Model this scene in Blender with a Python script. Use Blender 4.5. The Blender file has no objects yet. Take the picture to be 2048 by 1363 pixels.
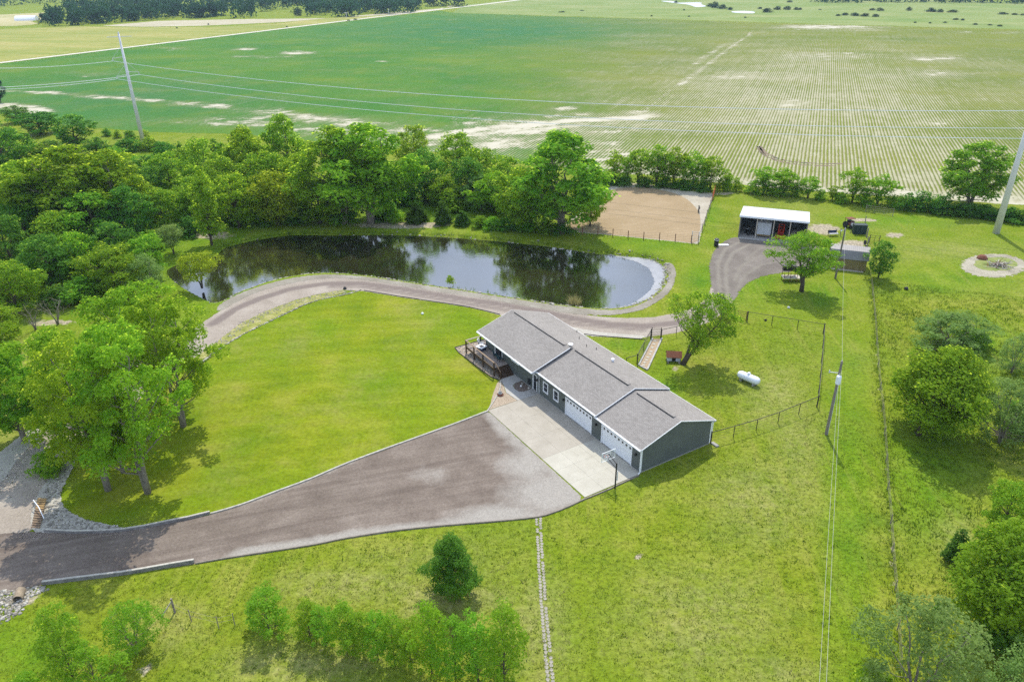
import bpy, bmesh, math, random
import numpy as np
from mathutils import Matrix, Vector

# ------------------------------------------------------------------ camera, sky, sun, exposure
S = bpy.context.scene
C = S.collection
FPX, TILT, ROLL, CAMH = 1489.3, 0.46861, -0.00811, 46.0
cam_d = bpy.data.cameras.new('camera')
cam_d.sensor_width = 36.0
cam_d.lens = FPX / 2048 * 36.0
cam_d.clip_start = 1.0
cam_d.clip_end = 12000.0
cam = bpy.data.objects.new('camera', cam_d)
C.objects.link(cam)
cam.matrix_world = Matrix.Translation((0, 0, CAMH)) @ Matrix.Rotation(math.radians(90) - TILT, 4, 'X') @ Matrix.Rotation(ROLL, 4, 'Z')
S.camera = cam

SUN_EL, SUN_AZ = math.radians(55.5), math.radians(5.2)      # sun ahead of the camera, a little to the right
W = bpy.data.worlds.new('World')
S.world = W
W.use_nodes = True
wn = W.node_tree
wn.nodes.clear()
sky = wn.nodes.new('ShaderNodeTexSky')
sky.sky_type = 'NISHITA'
sky.sun_disc = False
sky.sun_elevation = SUN_EL
sky.sun_rotation = SUN_AZ
sky.air_density = 1.0
sky.dust_density = 1.5
tc = wn.nodes.new('ShaderNodeTexCoord')
cn = wn.nodes.new('ShaderNodeTexNoise')
cn.inputs['Scale'].default_value = 3.2
cn.inputs['Detail'].default_value = 7.0
cn.inputs['Roughness'].default_value = 0.58
cr = wn.nodes.new('ShaderNodeValToRGB')
cr.color_ramp.elements[0].position = 0.34
cr.color_ramp.elements[1].position = 0.62
cr.color_ramp.elements[1].color = (0.75, 0.75, 0.75, 1)
cm = wn.nodes.new('ShaderNodeMixRGB')
cm.inputs[2].default_value = (10.6, 12.3, 15.8, 1)              # thin bright cloud
bg = wn.nodes.new('ShaderNodeBackground')
bg.inputs['Strength'].default_value = 0.15
wo = wn.nodes.new('ShaderNodeOutputWorld')
wn.links.new(tc.outputs['Generated'], cn.inputs['Vector'])
wn.links.new(cn.outputs['Fac'], cr.inputs['Fac'])
wn.links.new(cr.outputs['Color'], cm.inputs[0])
wn.links.new(sky.outputs['Color'], cm.inputs[1])
wn.links.new(cm.outputs['Color'], bg.inputs['Color'])
wn.links.new(bg.outputs['Background'], wo.inputs['Surface'])

sun_d = bpy.data.lights.new('sun', 'SUN')
sun_d.energy = 4.7
sun_d.angle = math.radians(0.53)
sun_d.color = (1.0, 0.935, 0.81)
sun = bpy.data.objects.new('sun', sun_d)
C.objects.link(sun)
_dir = Vector((-math.sin(SUN_AZ) * math.cos(SUN_EL), -math.cos(SUN_AZ) * math.cos(SUN_EL), -math.sin(SUN_EL)))
sun.rotation_euler = _dir.to_track_quat('-Z', 'Y').to_euler()

S.view_settings.view_transform = 'Standard'
S.view_settings.look = 'None'
S.view_settings.exposure = 0.05
S.view_settings.gamma = 1.0
S.view_settings.use_curve_mapping = False
S.render.engine = 'CYCLES'
S.cycles.max_bounces = 6
S.cycles.diffuse_bounces = 3
S.cycles.glossy_bounces = 2
S.cycles.transmission_bounces = 3
S.cycles.transparent_max_bounces = 12
S.cycles.volume_bounces = 0
S.cycles.use_denoising = False

rng = np.random.default_rng(7)
random.seed(7)

# ------------------------------------------------------------------ survey: photograph measurements to points on the ground
_c, _s = math.cos(TILT), math.sin(TILT)
_cr, _sr = math.cos(ROLL), math.sin(ROLL)
def at(u, v, z=0.0):
    du, dv = u - 1024, v - 681.5
    du, dv = _cr * du + _sr * dv, -_sr * du + _cr * dv
    a, b = du / FPX, -dv / FPX
    t = (z - CAMH) / (-_s + b * _c)
    return Vector((a * t, (_c + b * _s) * t, z))
def seen(x, y, z):
    z = z - CAMH
    f = y * _c - z * _s
    up = y * _s + z * _c
    u, v = FPX * x / f, -FPX * up / f
    return 1024 + _cr * u - _sr * v, 681.5 + _sr * u + _cr * v
def height_at(x, y, v):
    lo, hi = -5.0, 80.0
    for _ in range(50):
        m = (lo + hi) / 2
        if seen(x, y, m)[1] > v: lo = m
        else: hi = m
    return lo
def depth(x, y, z=0.0):
    return y * _c - (z - CAMH) * _s

# ------------------------------------------------------------------ objects
def tag(o, label=None, cat=None, group=None, kind=None):
    if label: o['label'] = label
    if cat: o['category'] = cat
    if group: o['group'] = group
    if kind: o['kind'] = kind
    return o
def empty(name, loc=(0, 0, 0), rz=0.0, label=None, cat=None, group=None, kind=None, parent=None):
    o = bpy.data.objects.new(name, None)
    C.objects.link(o)
    o.location = loc
    o.rotation_euler = (0, 0, rz)
    o.empty_display_size = 0.3
    if parent: o.parent = parent
    return tag(o, label, cat, group, kind)
def obj(name, mesh, parent=None, loc=None, rz=None, **k):
    o = bpy.data.objects.new(name, mesh)
    C.objects.link(o)
    if parent: o.parent = parent
    if loc is not None: o.location = loc
    if rz is not None: o.rotation_euler = (0, 0, rz)
    return tag(o, **k)
def quick_mesh(name, v, f, mats, smooth=False):
    """v (n,3), f list of equal-size faces as an int array (m,k)"""
    v = np.asarray(v, np.float32)
    f = np.asarray(f, np.int32)
    me = bpy.data.meshes.new(name)
    m, k = f.shape
    me.vertices.add(len(v))
    me.vertices.foreach_set('co', v.ravel())
    me.loops.add(m * k)
    me.loops.foreach_set('vertex_index', f.ravel())
    me.polygons.add(m)
    me.polygons.foreach_set('loop_start', np.arange(0, m * k, k, dtype=np.int32))
    me.polygons.foreach_set('loop_total', np.full(m, k, np.int32))
    if smooth: me.polygons.foreach_set('use_smooth', np.ones(m, bool))
    for mt in (mats if isinstance(mats, (list, tuple)) else [mats]): me.materials.append(mt)
    me.update(calc_edges=True)
    return me
def add_attr(me, name, vals):
    a = me.attributes.new(name, 'FLOAT', 'POINT')
    a.data.foreach_set('value', np.asarray(vals, np.float32))

class MB:
    """collects boxes, tubes, prisms and links them as ONE mesh object"""
    def __init__(s): s.v, s.f = [], []
    def _add(s, v, f):
        n = len(s.v)
        s.v += [tuple(p) for p in v]
        s.f += [tuple(i + n for i in q) for q in f]
        return s
    def box(s, x0, x1, y0, y1, z0, z1):
        v = [(x, y, z) for z in (z0, z1) for x, y in ((x0, y0), (x1, y0), (x1, y1), (x0, y1))]
        return s._add(v, [(3, 2, 1, 0), (4, 5, 6, 7), (0, 1, 5, 4), (1, 2, 6, 5), (2, 3, 7, 6), (3, 0, 4, 7)])
    def bar(s, a, b, w, h, up=(0, 0, 1)):
        a, b = Vector(a), Vector(b)
        d = (b - a).normalized()
        up = Vector(up)
        if abs(d.dot(up)) > 0.98: up = Vector((1, 0, 0))
        sx = d.cross(up).normalized() * (w / 2)
        sy = sx.cross(d).normalized() * (h / 2)
        v = [p + q for p in (a, b) for q in (-sx - sy, sx - sy, sx + sy, -sx + sy)]
        return s._add(v, [(3, 2, 1, 0), (4, 5, 6, 7), (0, 1, 5, 4), (1, 2, 6, 5), (2, 3, 7, 6), (3, 0, 4, 7)])
    def tube(s, pts, r, n=6, cap=True):
        pts = [Vector(p) for p in pts]
        rs = r if isinstance(r, (list, tuple)) else [r] * len(pts)
        V = []
        for i, p in enumerate(pts):
            d = (pts[min(i + 1, len(pts) - 1)] - pts[max(i - 1, 0)])
            d = d.normalized() if d.length > 1e-6 else Vector((0, 0, 1))
            ref = Vector((0, 0, 1)) if abs(d.z) < 0.9 else Vector((1, 0, 0))
            x = d.cross(ref).normalized()
            y = d.cross(x)
            V += [p + (x * math.cos(2 * math.pi * k / n) + y * math.sin(2 * math.pi * k / n)) * rs[i] for k in range(n)]
        F = [(i * n + k, i * n + (k + 1) % n, (i + 1) * n + (k + 1) % n, (i + 1) * n + k) for i in range(len(pts) - 1) for k in range(n)]
        if cap: F += [tuple(range(n))[::-1], tuple((len(pts) - 1) * n + k for k in range(n))]
        return s._add(V, F)
    def lathe(s, prof, c=(0, 0, 0), n=14, axis='z'):
        V = []
        for r, z in prof:
            for k in range(n):
                a = 2 * math.pi * k / n
                x, y = r * math.cos(a), r * math.sin(a)
                V.append((c[0] + x, c[1] + y, c[2] + z) if axis == 'z' else (c[0] + z, c[1] + x, c[2] + y))
        m = len(prof)
        F = [(i * n + k, i * n + (k + 1) % n, (i + 1) * n + (k + 1) % n, (i + 1) * n + k) for i in range(m - 1) for k in range(n)]
        F += [tuple(range(n))[::-1], tuple((m - 1) * n + k for k in range(n))]
        return s._add(V, F)
    def prism(s, poly, z0, z1):
        """poly of (x,y), extruded in z"""
        n = len(poly)
        v = [(x, y, z0) for x, y in poly] + [(x, y, z1) for x, y in poly]
        f = [tuple(range(n))[::-1], tuple(range(n, 2 * n))] + [(i, (i + 1) % n, (i + 1) % n + n, i + n) for i in range(n)]
        return s._add(v, f)
    def plate(s, pts, d):
        """flat polygon of 3-D points given a thickness vector d"""
        n = len(pts)
        d = Vector(d)
        v = [Vector(p) for p in pts] + [Vector(p) + d for p in pts]
        f = [tuple(range(n))[::-1], tuple(range(n, 2 * n))] + [(i, (i + 1) % n, (i + 1) % n + n, i + n) for i in range(n)]
        return s._add(v, f)
    def mesh(s, name, mat, smooth=False):
        me = bpy.data.meshes.new(name)
        me.from_pydata(s.v, [], s.f)
        for m in (mat if isinstance(mat, (list, tuple)) else [mat]): me.materials.append(m)
        bm = bmesh.new(); bm.from_mesh(me)
        bmesh.ops.recalc_face_normals(bm, faces=bm.faces)
        bm.to_mesh(me); bm.free()
        if smooth: me.polygons.foreach_set('use_smooth', [True] * len(me.polygons))
        return me
    def build(s, name, mat, parent=None, smooth=False, **k):
        return obj(name, s.mesh(name, mat, smooth), parent, **k)

def copy_thing(root, **k):
    """a copy of a thing with copies of its parts and sub-parts"""
    r = root.copy(); C.objects.link(r)
    for ch in list(root.children):
        c = ch.copy(); C.objects.link(c); c.parent = r; c.matrix_parent_inverse = ch.matrix_parent_inverse
        for g in list(ch.children):
            d = g.copy(); C.objects.link(d); d.parent = c; d.matrix_parent_inverse = g.matrix_parent_inverse
    return tag(r, **k)

# ------------------------------------------------------------------ materials
class NT:
    def __init__(s, name):
        s.m = bpy.data.materials.new(name); s.m.use_nodes = True
        s.t = s.m.node_tree; s.t.nodes.clear()
        s.out = s.n('OutputMaterial')
        s._pos = None
    def n(s, kind, **k):
        x = s.t.nodes.new('ShaderNode' + kind)
        for a, b in k.items(): setattr(x, a, b)
        return x
    def put(s, sock, val):
        if isinstance(val, bpy.types.NodeSocket): s.t.links.new(val, sock)
        elif isinstance(val, (tuple, list)) and len(val) == 3 and sock.type == 'RGBA': sock.default_value = (*val, 1)
        else: sock.default_value = val
    def pos(s):
        if not s._pos: s._pos = s.n('TexCoord').outputs['Object']
        return s._pos
    def mapped(s, scale=(1, 1, 1), rot=(0, 0, 0)):
        r = s.n('Mapping'); s.put(r.inputs['Vector'], s.pos()); r.inputs['Rotation'].default_value = rot
        m = s.n('Mapping'); s.put(m.inputs['Vector'], r.outputs['Vector']); m.inputs['Scale'].default_value = scale     # turn first, then stretch
        return m.outputs['Vector']
    def noise(s, scale, detail=4, rough=0.55, vec=None, dist=0.0):
        x = s.n('TexNoise'); s.put(x.inputs['Vector'], vec or s.pos())
        x.inputs['Scale'].default_value = scale; x.inputs['Detail'].default_value = detail
        x.inputs['Roughness'].default_value = rough; x.inputs['Distortion'].default_value = dist
        return x.outputs['Fac']
    def ramp(s, fac, stops):
        x = s.n('ValToRGB'); s.put(x.inputs['Fac'], fac)
        e = x.color_ramp.elements
        while len(e) < len(stops): e.new(0.5)
        for i, (p, c) in enumerate(stops):
            e[i].position = p; e[i].color = (*(c if isinstance(c, tuple) else (c, c, c)), 1)
        return x.outputs['Color']
    def mix(s, fac, a, b, mode='MIX'):
        x = s.n('MixRGB', blend_type=mode); s.put(x.inputs[0], fac); s.put(x.inputs[1], a); s.put(x.inputs[2], b)
        return x.outputs[0]
    def attr(s, name):
        return s.n('Attribute', attribute_name=name).outputs['Fac']
    def math(s, op, a, b=0.0, c=0.0):
        x = s.n('Math', operation=op); s.put(x.inputs[0], a); s.put(x.inputs[1], b); s.put(x.inputs[2], c)
        return x.outputs[0]
    def bump(s, h, strength=0.5, dist=0.1):
        x = s.n('Bump'); s.put(x.inputs['Height'], h)
        x.inputs['Strength'].default_value = strength; x.inputs['Distance'].default_value = dist
        return x.outputs['Normal']
    def bsdf(s, col, rough=0.8, normal=None, spec=0.3, metal=0.0, **k):
        x = s.n('BsdfPrincipled')
        s.put(x.inputs['Base Color'], col); s.put(x.inputs['Roughness'], rough)
        s.put(x.inputs['Metallic'], metal); s.put(x.inputs['Specular IOR Level'], spec)
        for a, b in k.items(): s.put(x.inputs[a], b)
        if normal: s.put(x.inputs['Normal'], normal)
        return x.outputs[0]
    def done(s, sh):
        s.t.links.new(sh, s.out.inputs['Surface']); return s.m
    def ragged(s, sh, amp=1.0, scale=1.5, detail=5):
        """cut a sheet off along its own outline, with a ragged edge (attribute 'edge' is metres inside it)"""
        nz = s.math('MULTIPLY', s.math('SUBTRACT', s.noise(scale, detail, 0.65), 0.5), amp * 2)
        k = s.math('GREATER_THAN', s.math('ADD', s.attr('edge'), nz), 0.0)
        x = s.n('MixShader'); s.put(x.inputs[0], k)
        s.t.links.new(s.n('BsdfTransparent').outputs[0], x.inputs[1]); s.t.links.new(sh, x.inputs[2])
        return s.done(x.outputs[0])

def plain(name, col, rough=0.7, var=0.12, scale=3.0, spec=0.3, metal=0.0, bump=0.0):
    t = NT(name)
    nz = t.noise(scale, 5, 0.6)
    d = tuple(c * (1 - var) for c in col); l = tuple(min(1, c * (1 + var)) for c in col)
    return t.done(t.bsdf(t.ramp(nz, [(0.3, d), (0.7, l)]), rough, t.bump(t.noise(scale * 8, 4), bump, 0.02) if bump else None, spec, metal))

MAT = {}
MAT['white_paint'] = plain('white_paint', (0.78, 0.79, 0.80), 0.45, 0.04)
MAT['white_metal'] = plain('white_metal', (0.74, 0.77, 0.82), 0.4, 0.05, 1.0)
MAT['dark_wood'] = plain('dark_wood', (0.075, 0.045, 0.028), 0.75, 0.3, 6)
MAT['deck_wood'] = plain('deck_wood', (0.30, 0.25, 0.22), 0.7, 0.2, 5)
MAT['rail_wood'] = plain('rail_wood', (0.20, 0.14, 0.09), 0.7, 0.25, 5)
MAT['black_metal'] = plain('black_metal', (0.02, 0.02, 0.022), 0.5, 0.2)
MAT['dark_glass'] = plain('dark_glass', (0.012, 0.016, 0.022), 0.08, 0.1, 1, 0.6)
MAT['steel'] = plain('steel', (0.42, 0.43, 0.44), 0.45, 0.12, 2, 0.4, 0.5)
MAT['pole_steel'] = plain('pole_steel', (0.62, 0.61, 0.61), 0.6, 0.08, 0.8, 0.3, 0.1)
MAT['pole_wood'] = plain('pole_wood', (0.17, 0.145, 0.12), 0.85, 0.25, 3)
MAT['grey_post'] = plain('grey_post', (0.22, 0.19, 0.16), 0.9, 0.25, 4)
MAT['wire'] = plain('wire', (0.78, 0.79, 0.80), 0.4, 0.05, 1, 0.4, 0.3)
MAT['old_wire'] = plain('old_wire', (0.42, 0.42, 0.40), 0.6, 0.05, 1, 0.2)
MAT['pipe'] = plain('pipe', (0.035, 0.028, 0.026), 0.6, 0.3)
MAT['rust'] = plain('rust', (0.16, 0.06, 0.035), 0.85, 0.35, 5)
MAT['red'] = plain('red', (0.42, 0.035, 0.02), 0.5, 0.15)
MAT['orange_red'] = plain('orange_red', (0.45, 0.09, 0.03), 0.6, 0.2)
MAT['stone'] = plain('stone', (0.40, 0.38, 0.33), 0.9, 0.25, 3, bump=0.4)
MAT['concrete_old'] = plain('concrete_old', (0.30, 0.29, 0.27), 0.9, 0.22, 3, bump=0.3)
MAT['culvert'] = plain('culvert', (0.25, 0.20, 0.14), 0.8, 0.3, 3)
MAT['rubber'] = plain('rubber', (0.02, 0.02, 0.02), 0.8, 0.1)
MAT['navy'] = plain('navy', (0.03, 0.045, 0.09), 0.7, 0.1)
MAT['teal'] = plain('teal', (0.015, 0.05, 0.07), 0.6, 0.2)
MAT['pale_grey'] = plain('pale_grey', (0.5, 0.52, 0.55), 0.6, 0.08)
MAT['ash_wood'] = plain('ash_wood', (0.42, 0.38, 0.33), 0.9, 0.25, 4)
MAT['tan_wood'] = plain('tan_wood', (0.33, 0.22, 0.10), 0.85, 0.25, 4)
MAT['bark'] = plain('bark', (0.20, 0.175, 0.14), 0.95, 0.35, 5, bump=0.6)
MAT['bark_dark'] = plain('bark_dark', (0.085, 0.068, 0.05), 0.95, 0.35, 5, bump=0.6)

def leafy(name, dark, light, trans, tfac=0.42):
    t = NT(name)
    isl = t.n('NewGeometry').outputs['Random Per Island']
    orn = t.n('ObjectInfo').outputs['Random']
    col = t.ramp(isl, [(0.0, dark), (0.55, tuple((a + b) / 2 for a, b in zip(dark, light))), (1.0, light)])
    nz = t.noise(0.8, 3)
    col = t.mix(t.ramp(nz, [(0.35, 0.0), (0.7, 0.6)]), col, tuple(c * 0.72 for c in light))
    hs = t.n('HueSaturation')
    t.put(hs.inputs['Hue'], t.math('ADD', 0.483, t.math('MULTIPLY', orn, 0.030)))
    hs.inputs['Saturation'].default_value = 0.96
    t.put(hs.inputs['Value'], t.math('ADD', 0.98, t.math('MULTIPLY', orn, 0.34)))
    t.put(hs.inputs['Color'], col)
    dif = t.n('BsdfDiffuse'); t.put(dif.inputs['Color'], hs.outputs[0])
    tr = t.n('BsdfTranslucent')
    h2 = t.n('HueSaturation'); h2.inputs['Color'].default_value = (*trans, 1); h2.inputs['Saturation'].default_value = 0.97
    t.put(h2.inputs['Hue'], t.math('ADD', 0.484, t.math('MULTIPLY', orn, 0.028)))
    t.put(tr.inputs['Color'], t.mix(0.85, hs.outputs[0], h2.outputs[0]))
    a = t.n('MixShader'); a.inputs[0].default_value = tfac
    t.t.links.new(dif.outputs[0], a.inputs[1]); t.t.links.new(tr.outputs[0], a.inputs[2])
    return t.done(a.outputs[0])
LEAF = {
    'bright': leafy('leaf_bright', (0.066, 0.185, 0.012), (0.205, 0.345, 0.014), (0.60, 0.84, 0.03), 0.56),
    'mid': leafy('leaf_mid', (0.062, 0.172, 0.014), (0.178, 0.318, 0.020), (0.56, 0.80, 0.03), 0.57),
    'deep': leafy('leaf_deep', (0.034, 0.125, 0.020), (0.105, 0.225, 0.028), (0.34, 0.60, 0.035), 0.55),
    'yellow': leafy('leaf_yellow', (0.105, 0.20, 0.010), (0.225, 0.34, 0.016), (0.60, 0.76, 0.03), 0.56),
    'grey': leafy('leaf_grey', (0.105, 0.20, 0.045), (0.20, 0.315, 0.085), (0.40, 0.56, 0.12), 0.52),
    'cedar': leafy('leaf_cedar', (0.04, 0.09, 0.010), (0.08, 0.15, 0.016), (0.14, 0.25, 0.02), 0.35),
    'far': leafy('leaf_far', (0.012, 0.045, 0.024), (0.030, 0.085, 0.036), (0.05, 0.14, 0.045), 0.3),
}

# ------------------------------------------------------------------ ground and the sheets that lie on it
def pix(pts, z=0.0): return np.array([at(u, v, z)[:2] for u, v in pts])
def smooth(P, n=6, closed=True):
    """Catmull-Rom through the points"""
    P = np.asarray(P, float); m = len(P); out = []
    for i in range(m if closed else m - 1):
        if closed: a, b, c, d = P[(i - 1) % m], P[i], P[(i + 1) % m], P[(i + 2) % m]
        else: a, b, c, d = P[max(i - 1, 0)], P[i], P[i + 1], P[min(i + 2, m - 1)]
        for k in range(n):
            t = k / n
            out.append(0.5 * ((2 * b) + (c - a) * t + (2 * a - 5 * b + 4 * c - d) * t * t + (3 * b - a - 3 * c + d) * t ** 3))
    if not closed: out.append(P[-1])
    return np.array(out)
def sdf(X, poly):
    """signed distance of points X to a polygon, positive inside"""
    A = np.asarray(poly, float); B = np.roll(A, -1, 0)
    d2 = np.full(len(X), 1e18); ins = np.zeros(len(X), bool)
    for a, b in zip(A, B):
        e = b - a; w = X - a
        t = np.clip((w @ e) / max(e @ e, 1e-9), 0, 1)
        r = w - t[:, None] * e
        d2 = np.minimum(d2, (r * r).sum(1))
        c = (a[1] > X[:, 1]) != (b[1] > X[:, 1])
        if a[1] != b[1]:
            ins ^= c & (X[:, 0] < e[0] * (X[:, 1] - a[1]) / e[1] + a[0])
    return np.where(ins, 1, -1) * np.sqrt(d2)
def line_dist(X, line):
    A = np.asarray(line, float); d2 = np.full(len(X), 1e18)
    for a, b in zip(A[:-1], A[1:]):
        e = b - a; w = X - a
        t = np.clip((w @ e) / max(e @ e, 1e-9), 0, 1)
        r = w - t[:, None] * e
        d2 = np.minimum(d2, (r * r).sum(1))
    return np.sqrt(d2)
def grid_mesh(name, xs, ys, zf, mat, keep=None, attrs=(), smooth_=False):
    X, Y = np.meshgrid(xs, ys)
    P = np.c_[X.ravel(), Y.ravel()]
    nx, ny = len(xs), len(ys)
    i = np.arange(nx * ny).reshape(ny, nx)
    F = np.c_[i[:-1, :-1].ravel(), i[:-1, 1:].ravel(), i[1:, 1:].ravel(), i[1:, :-1].ravel()]
    if keep is not None:
        k = keep(P)
        F = F[k[F].any(1)]
        used = np.unique(F); re = np.full(len(P), -1); re[used] = np.arange(len(used))
        P = P[used]; F = re[F]
    z = zf(P) if callable(zf) else np.full(len(P), zf)
    me = quick_mesh(name, np.c_[P, z], F, mat, smooth_)
    for n_, fn in attrs: add_attr(me, n_, fn(P))
    return me
def growing(a, b, step, far, grow=1.12):
    """even spacing from a to b, then growing steps out to far on the far side"""
    v = list(np.arange(a, b, step)); s_ = step
    while v[-1] < far:
        s_ *= grow; v.append(v[-1] + s_)
    return v
def spread_px(u, v, ru, rv, soft=1.0):
    """an elliptical patch of ground about a surveyed point"""
    c = np.array(at(u, v)[:2]); a = np.array(at(u + ru, v)[:2]) - c; b = np.array(at(u, v - rv)[:2]) - c
    M = np.linalg.inv(np.c_[a, b])
    return lambda X: np.clip(1.25 - np.hypot(*((X - c) @ M.T).T), 0, 1)
def band_px(pts, w):
    """a band of ground w metres wide about a surveyed line"""
    L = pix(pts)
    return lambda X: np.clip(1.3 - line_dist(X, L) / w, 0, 1)
def union(fs):
    return lambda X: np.max([k * f(X) for k, f in fs], axis=0)

# pond outline at the water line
WATER_Z = -0.6
pond_line = smooth(pix([(333, 543), (352, 566), (392, 590), (432, 606), (470, 588), (500, 576), (540, 563), (590, 552), (650, 546), (720, 550), (800, 561),
    (900, 576), (1000, 591), (1090, 605), (1160, 614), (1215, 617), (1262, 611), (1300, 594), (1322, 572), (1330, 548), (1320, 528), (1290, 517), (1240, 512),
    (1180, 506), (1120, 496), (1050, 488), (980, 481), (900, 475), (820, 471), (740, 470), (660, 471), (590, 470), (530, 477), (480, 487), (447, 497), (432, 512), (400, 520), (360, 528)], WATER_Z), 4)
def pond_z(P):
    d = np.full(len(P), -99.0)
    lo, hi = pond_line.min(0) - 4, pond_line.max(0) + 4
    m = ((P > lo) & (P < hi)).all(1)
    d[m] = sdf(P[m], pond_line)
    z = np.zeros(len(P))
    bank = (d > -1.4) & (d <= 0)
    t = (d[bank] + 1.4) / 1.4
    z[bank] = WATER_Z * t * t * (3 - 2 * t)
    z[d > 0] = WATER_Z - np.minimum(d[d > 0] * 0.3, 1.6)
    return z

t = NT('pasture_grass')
big = t.noise(0.035, 5, 0.6); med = t.noise(0.22, 5, 0.65); fine = t.noise(2.6, 5, 0.7); vf = t.noise(7.0, 3, 0.6)
col = t.ramp(med, [(0.28, (0.108, 0.165, 0.008)), (0.5, (0.170, 0.212, 0.014)), (0.72, (0.255, 0.258, 0.045))])
col = t.mix(t.ramp(big, [(0.35, 0.0), (0.65, 0.6)]), col, (0.115, 0.19, 0.008))
dry = t.math('MULTIPLY', t.math('ADD', t.attr('dry'), t.ramp(t.noise(0.09, 4), [(0.45, 0.0), (0.75, 0.35)])), t.ramp(t.noise(0.9, 5, 0.7), [(0.36, 0.12), (0.70, 0.8)]))
col = t.mix(dry, col, (0.31, 0.285, 0.125))
col = t.mix(t.math('MULTIPLY', t.attr('lush'), 0.8), col, t.ramp(med, [(0.3, (0.055, 0.155, 0.006)), (0.7, (0.135, 0.235, 0.008))]))
cl = t.n('TexVoronoi'); t.put(cl.inputs['Vector'], t.pos()); cl.inputs['Scale'].default_value = 1.5; cl.inputs['Randomness'].default_value = 1.0
clump = t.math('MULTIPLY', t.ramp(cl.outputs['Distance'], [(0.12, 1.0), (0.36, 0.0)]), t.ramp(t.noise(0.3, 4, 0.6), [(0.42, 0.0), (0.65, 0.55)]))
col = t.mix(clump, col, (0.095, 0.150, 0.012))
trail = t.ramp(t.noise(1.0, 4, 0.6, t.mapped((0.9, 0.05, 1), (0, 0, 0.12))), [(0.5, 0.0), (0.72, 0.5)])
col = t.mix(t.math('MULTIPLY', trail, t.ramp(t.noise(0.05, 3), [(0.4, 0.0), (0.6, 1.0)])), col, (0.25, 0.245, 0.055))
soil = t.ramp(t.math('ADD', t.attr('soil'), t.math('MULTIPLY', t.math('SUBTRACT', t.noise(0.8, 6, 0.7), 0.5), 1.3)), [(0.46, 0.0), (0.62, 1.0)])
col = t.mix(soil, col, t.ramp(fine, [(0.3, (0.25, 0.21, 0.14)), (0.7, (0.42, 0.37, 0.27))]))
col = t.mix(1.0, col, t.ramp(fine, [(0.30, 0.52), (0.5, 1.0), (0.72, 1.38)]), 'MULTIPLY')
h = t.math('ADD', t.math('MULTIPLY', t.noise(1.1, 6, 0.7), 1.0), t.math('MULTIPLY', vf, 0.35))
MAT['pasture'] = t.done(t.bsdf(col, 0.95, t.bump(h, 0.85, 0.28), 0.05))

dry_f = union([(1, spread_px(905, 1195, 150, 45)), (0.8, spread_px(700, 1170, 160, 40)), (0.9, spread_px(620, 1330, 190, 45)), (0.7, spread_px(330, 1250, 90, 60)), (0.8, spread_px(1080, 1250, 70, 130)),
    (0.6, spread_px(1500, 1000, 120, 80)), (0.7, spread_px(1550, 790, 75, 60)), (0.6, spread_px(1380, 1240, 190, 110)), (0.9, spread_px(1910, 1060, 55, 45)), (0.7, spread_px(1570, 1350, 110, 40)), (0.8, spread_px(1990, 725, 45, 18)),
    (0.6, spread_px(1600, 900, 60, 120)), (0.5, spread_px(1900, 500, 160, 25)), (0.5, spread_px(1560, 440, 90, 40)), (0.7, spread_px(30, 700, 80, 40)), (0.6, spread_px(20, 880, 30, 50)), (0.5, spread_px(860, 1130, 200, 60))])
lush_f = union([(1, spread_px(60, 1300, 130, 70)), (0.9, spread_px(1850, 950, 110, 130)), (0.8, spread_px(1960, 700, 120, 90)), (0.9, spread_px(1500, 560, 70, 40)), (1, spread_px(1640, 590, 60, 30)), (0.9, spread_px(1420, 430, 25, 30)), (0.9, spread_px(1220, 350, 60, 20)),
    (0.9, spread_px(1800, 440, 150, 16)), (1, spread_px(1330, 780, 40, 60)), (0.8, spread_px(1250, 690, 60, 20)), (0.9, spread_px(1300, 480, 120, 30)), (1, spread_px(1400, 560, 40, 40)), (1, spread_px(300, 420, 330, 130)), (1, spread_px(900, 420, 260, 40)), (0.7, spread_px(1900, 560, 150, 40)), (0.8, spread_px(1700, 1000, 60, 320))])
soil_f = union([(1, spread_px(800, 450, 130, 9)), (0.8, spread_px(420, 470, 70, 12)), (1, spread_px(1645, 458, 45, 14)), (0.9, spread_px(1725, 440, 45, 5)), (1, spread_px(1705, 487, 38, 10)), (0.8, spread_px(1790, 470, 30, 8)),
    (0.7, spread_px(290, 1340, 26, 26)), (0.8, spread_px(1450, 387, 30, 4)), (0.45, band_px([(560, 1265), (640, 1296), (740, 1322), (860, 1345)], 0.7)), (0.6, band_px([(1778, 1040), (1786, 1130), (1790, 1190)], 0.3)),
    (0.5, band_px([(1749, 650), (1756, 770), (1769, 890), (1773, 1000)], 0.28)), (0.9, spread_px(480, 625, 60, 10)), (0.7, spread_px(100, 645, 80, 12)), (0.6, spread_px(1530, 1010, 5, 3)), (0.7, spread_px(1275, 1113, 10, 6)), (1, spread_px(40, 1200, 60, 16)),
    (0.75, spread_px(906, 1180, 60, 14)), (0.8, spread_px(1350, 735, 14, 10))])
xs = growing(0, 105, 0.9, 9000)
xs = [-x for x in xs[:0:-1]] + xs
gm = grid_mesh('ground', xs, growing(18, 175, 0.8, 11000), pond_z, MAT['pasture'], None, (('dry', dry_f), ('lush', lush_f), ('soil', soil_f)), True)
obj('ground', gm, kind='structure')

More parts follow.
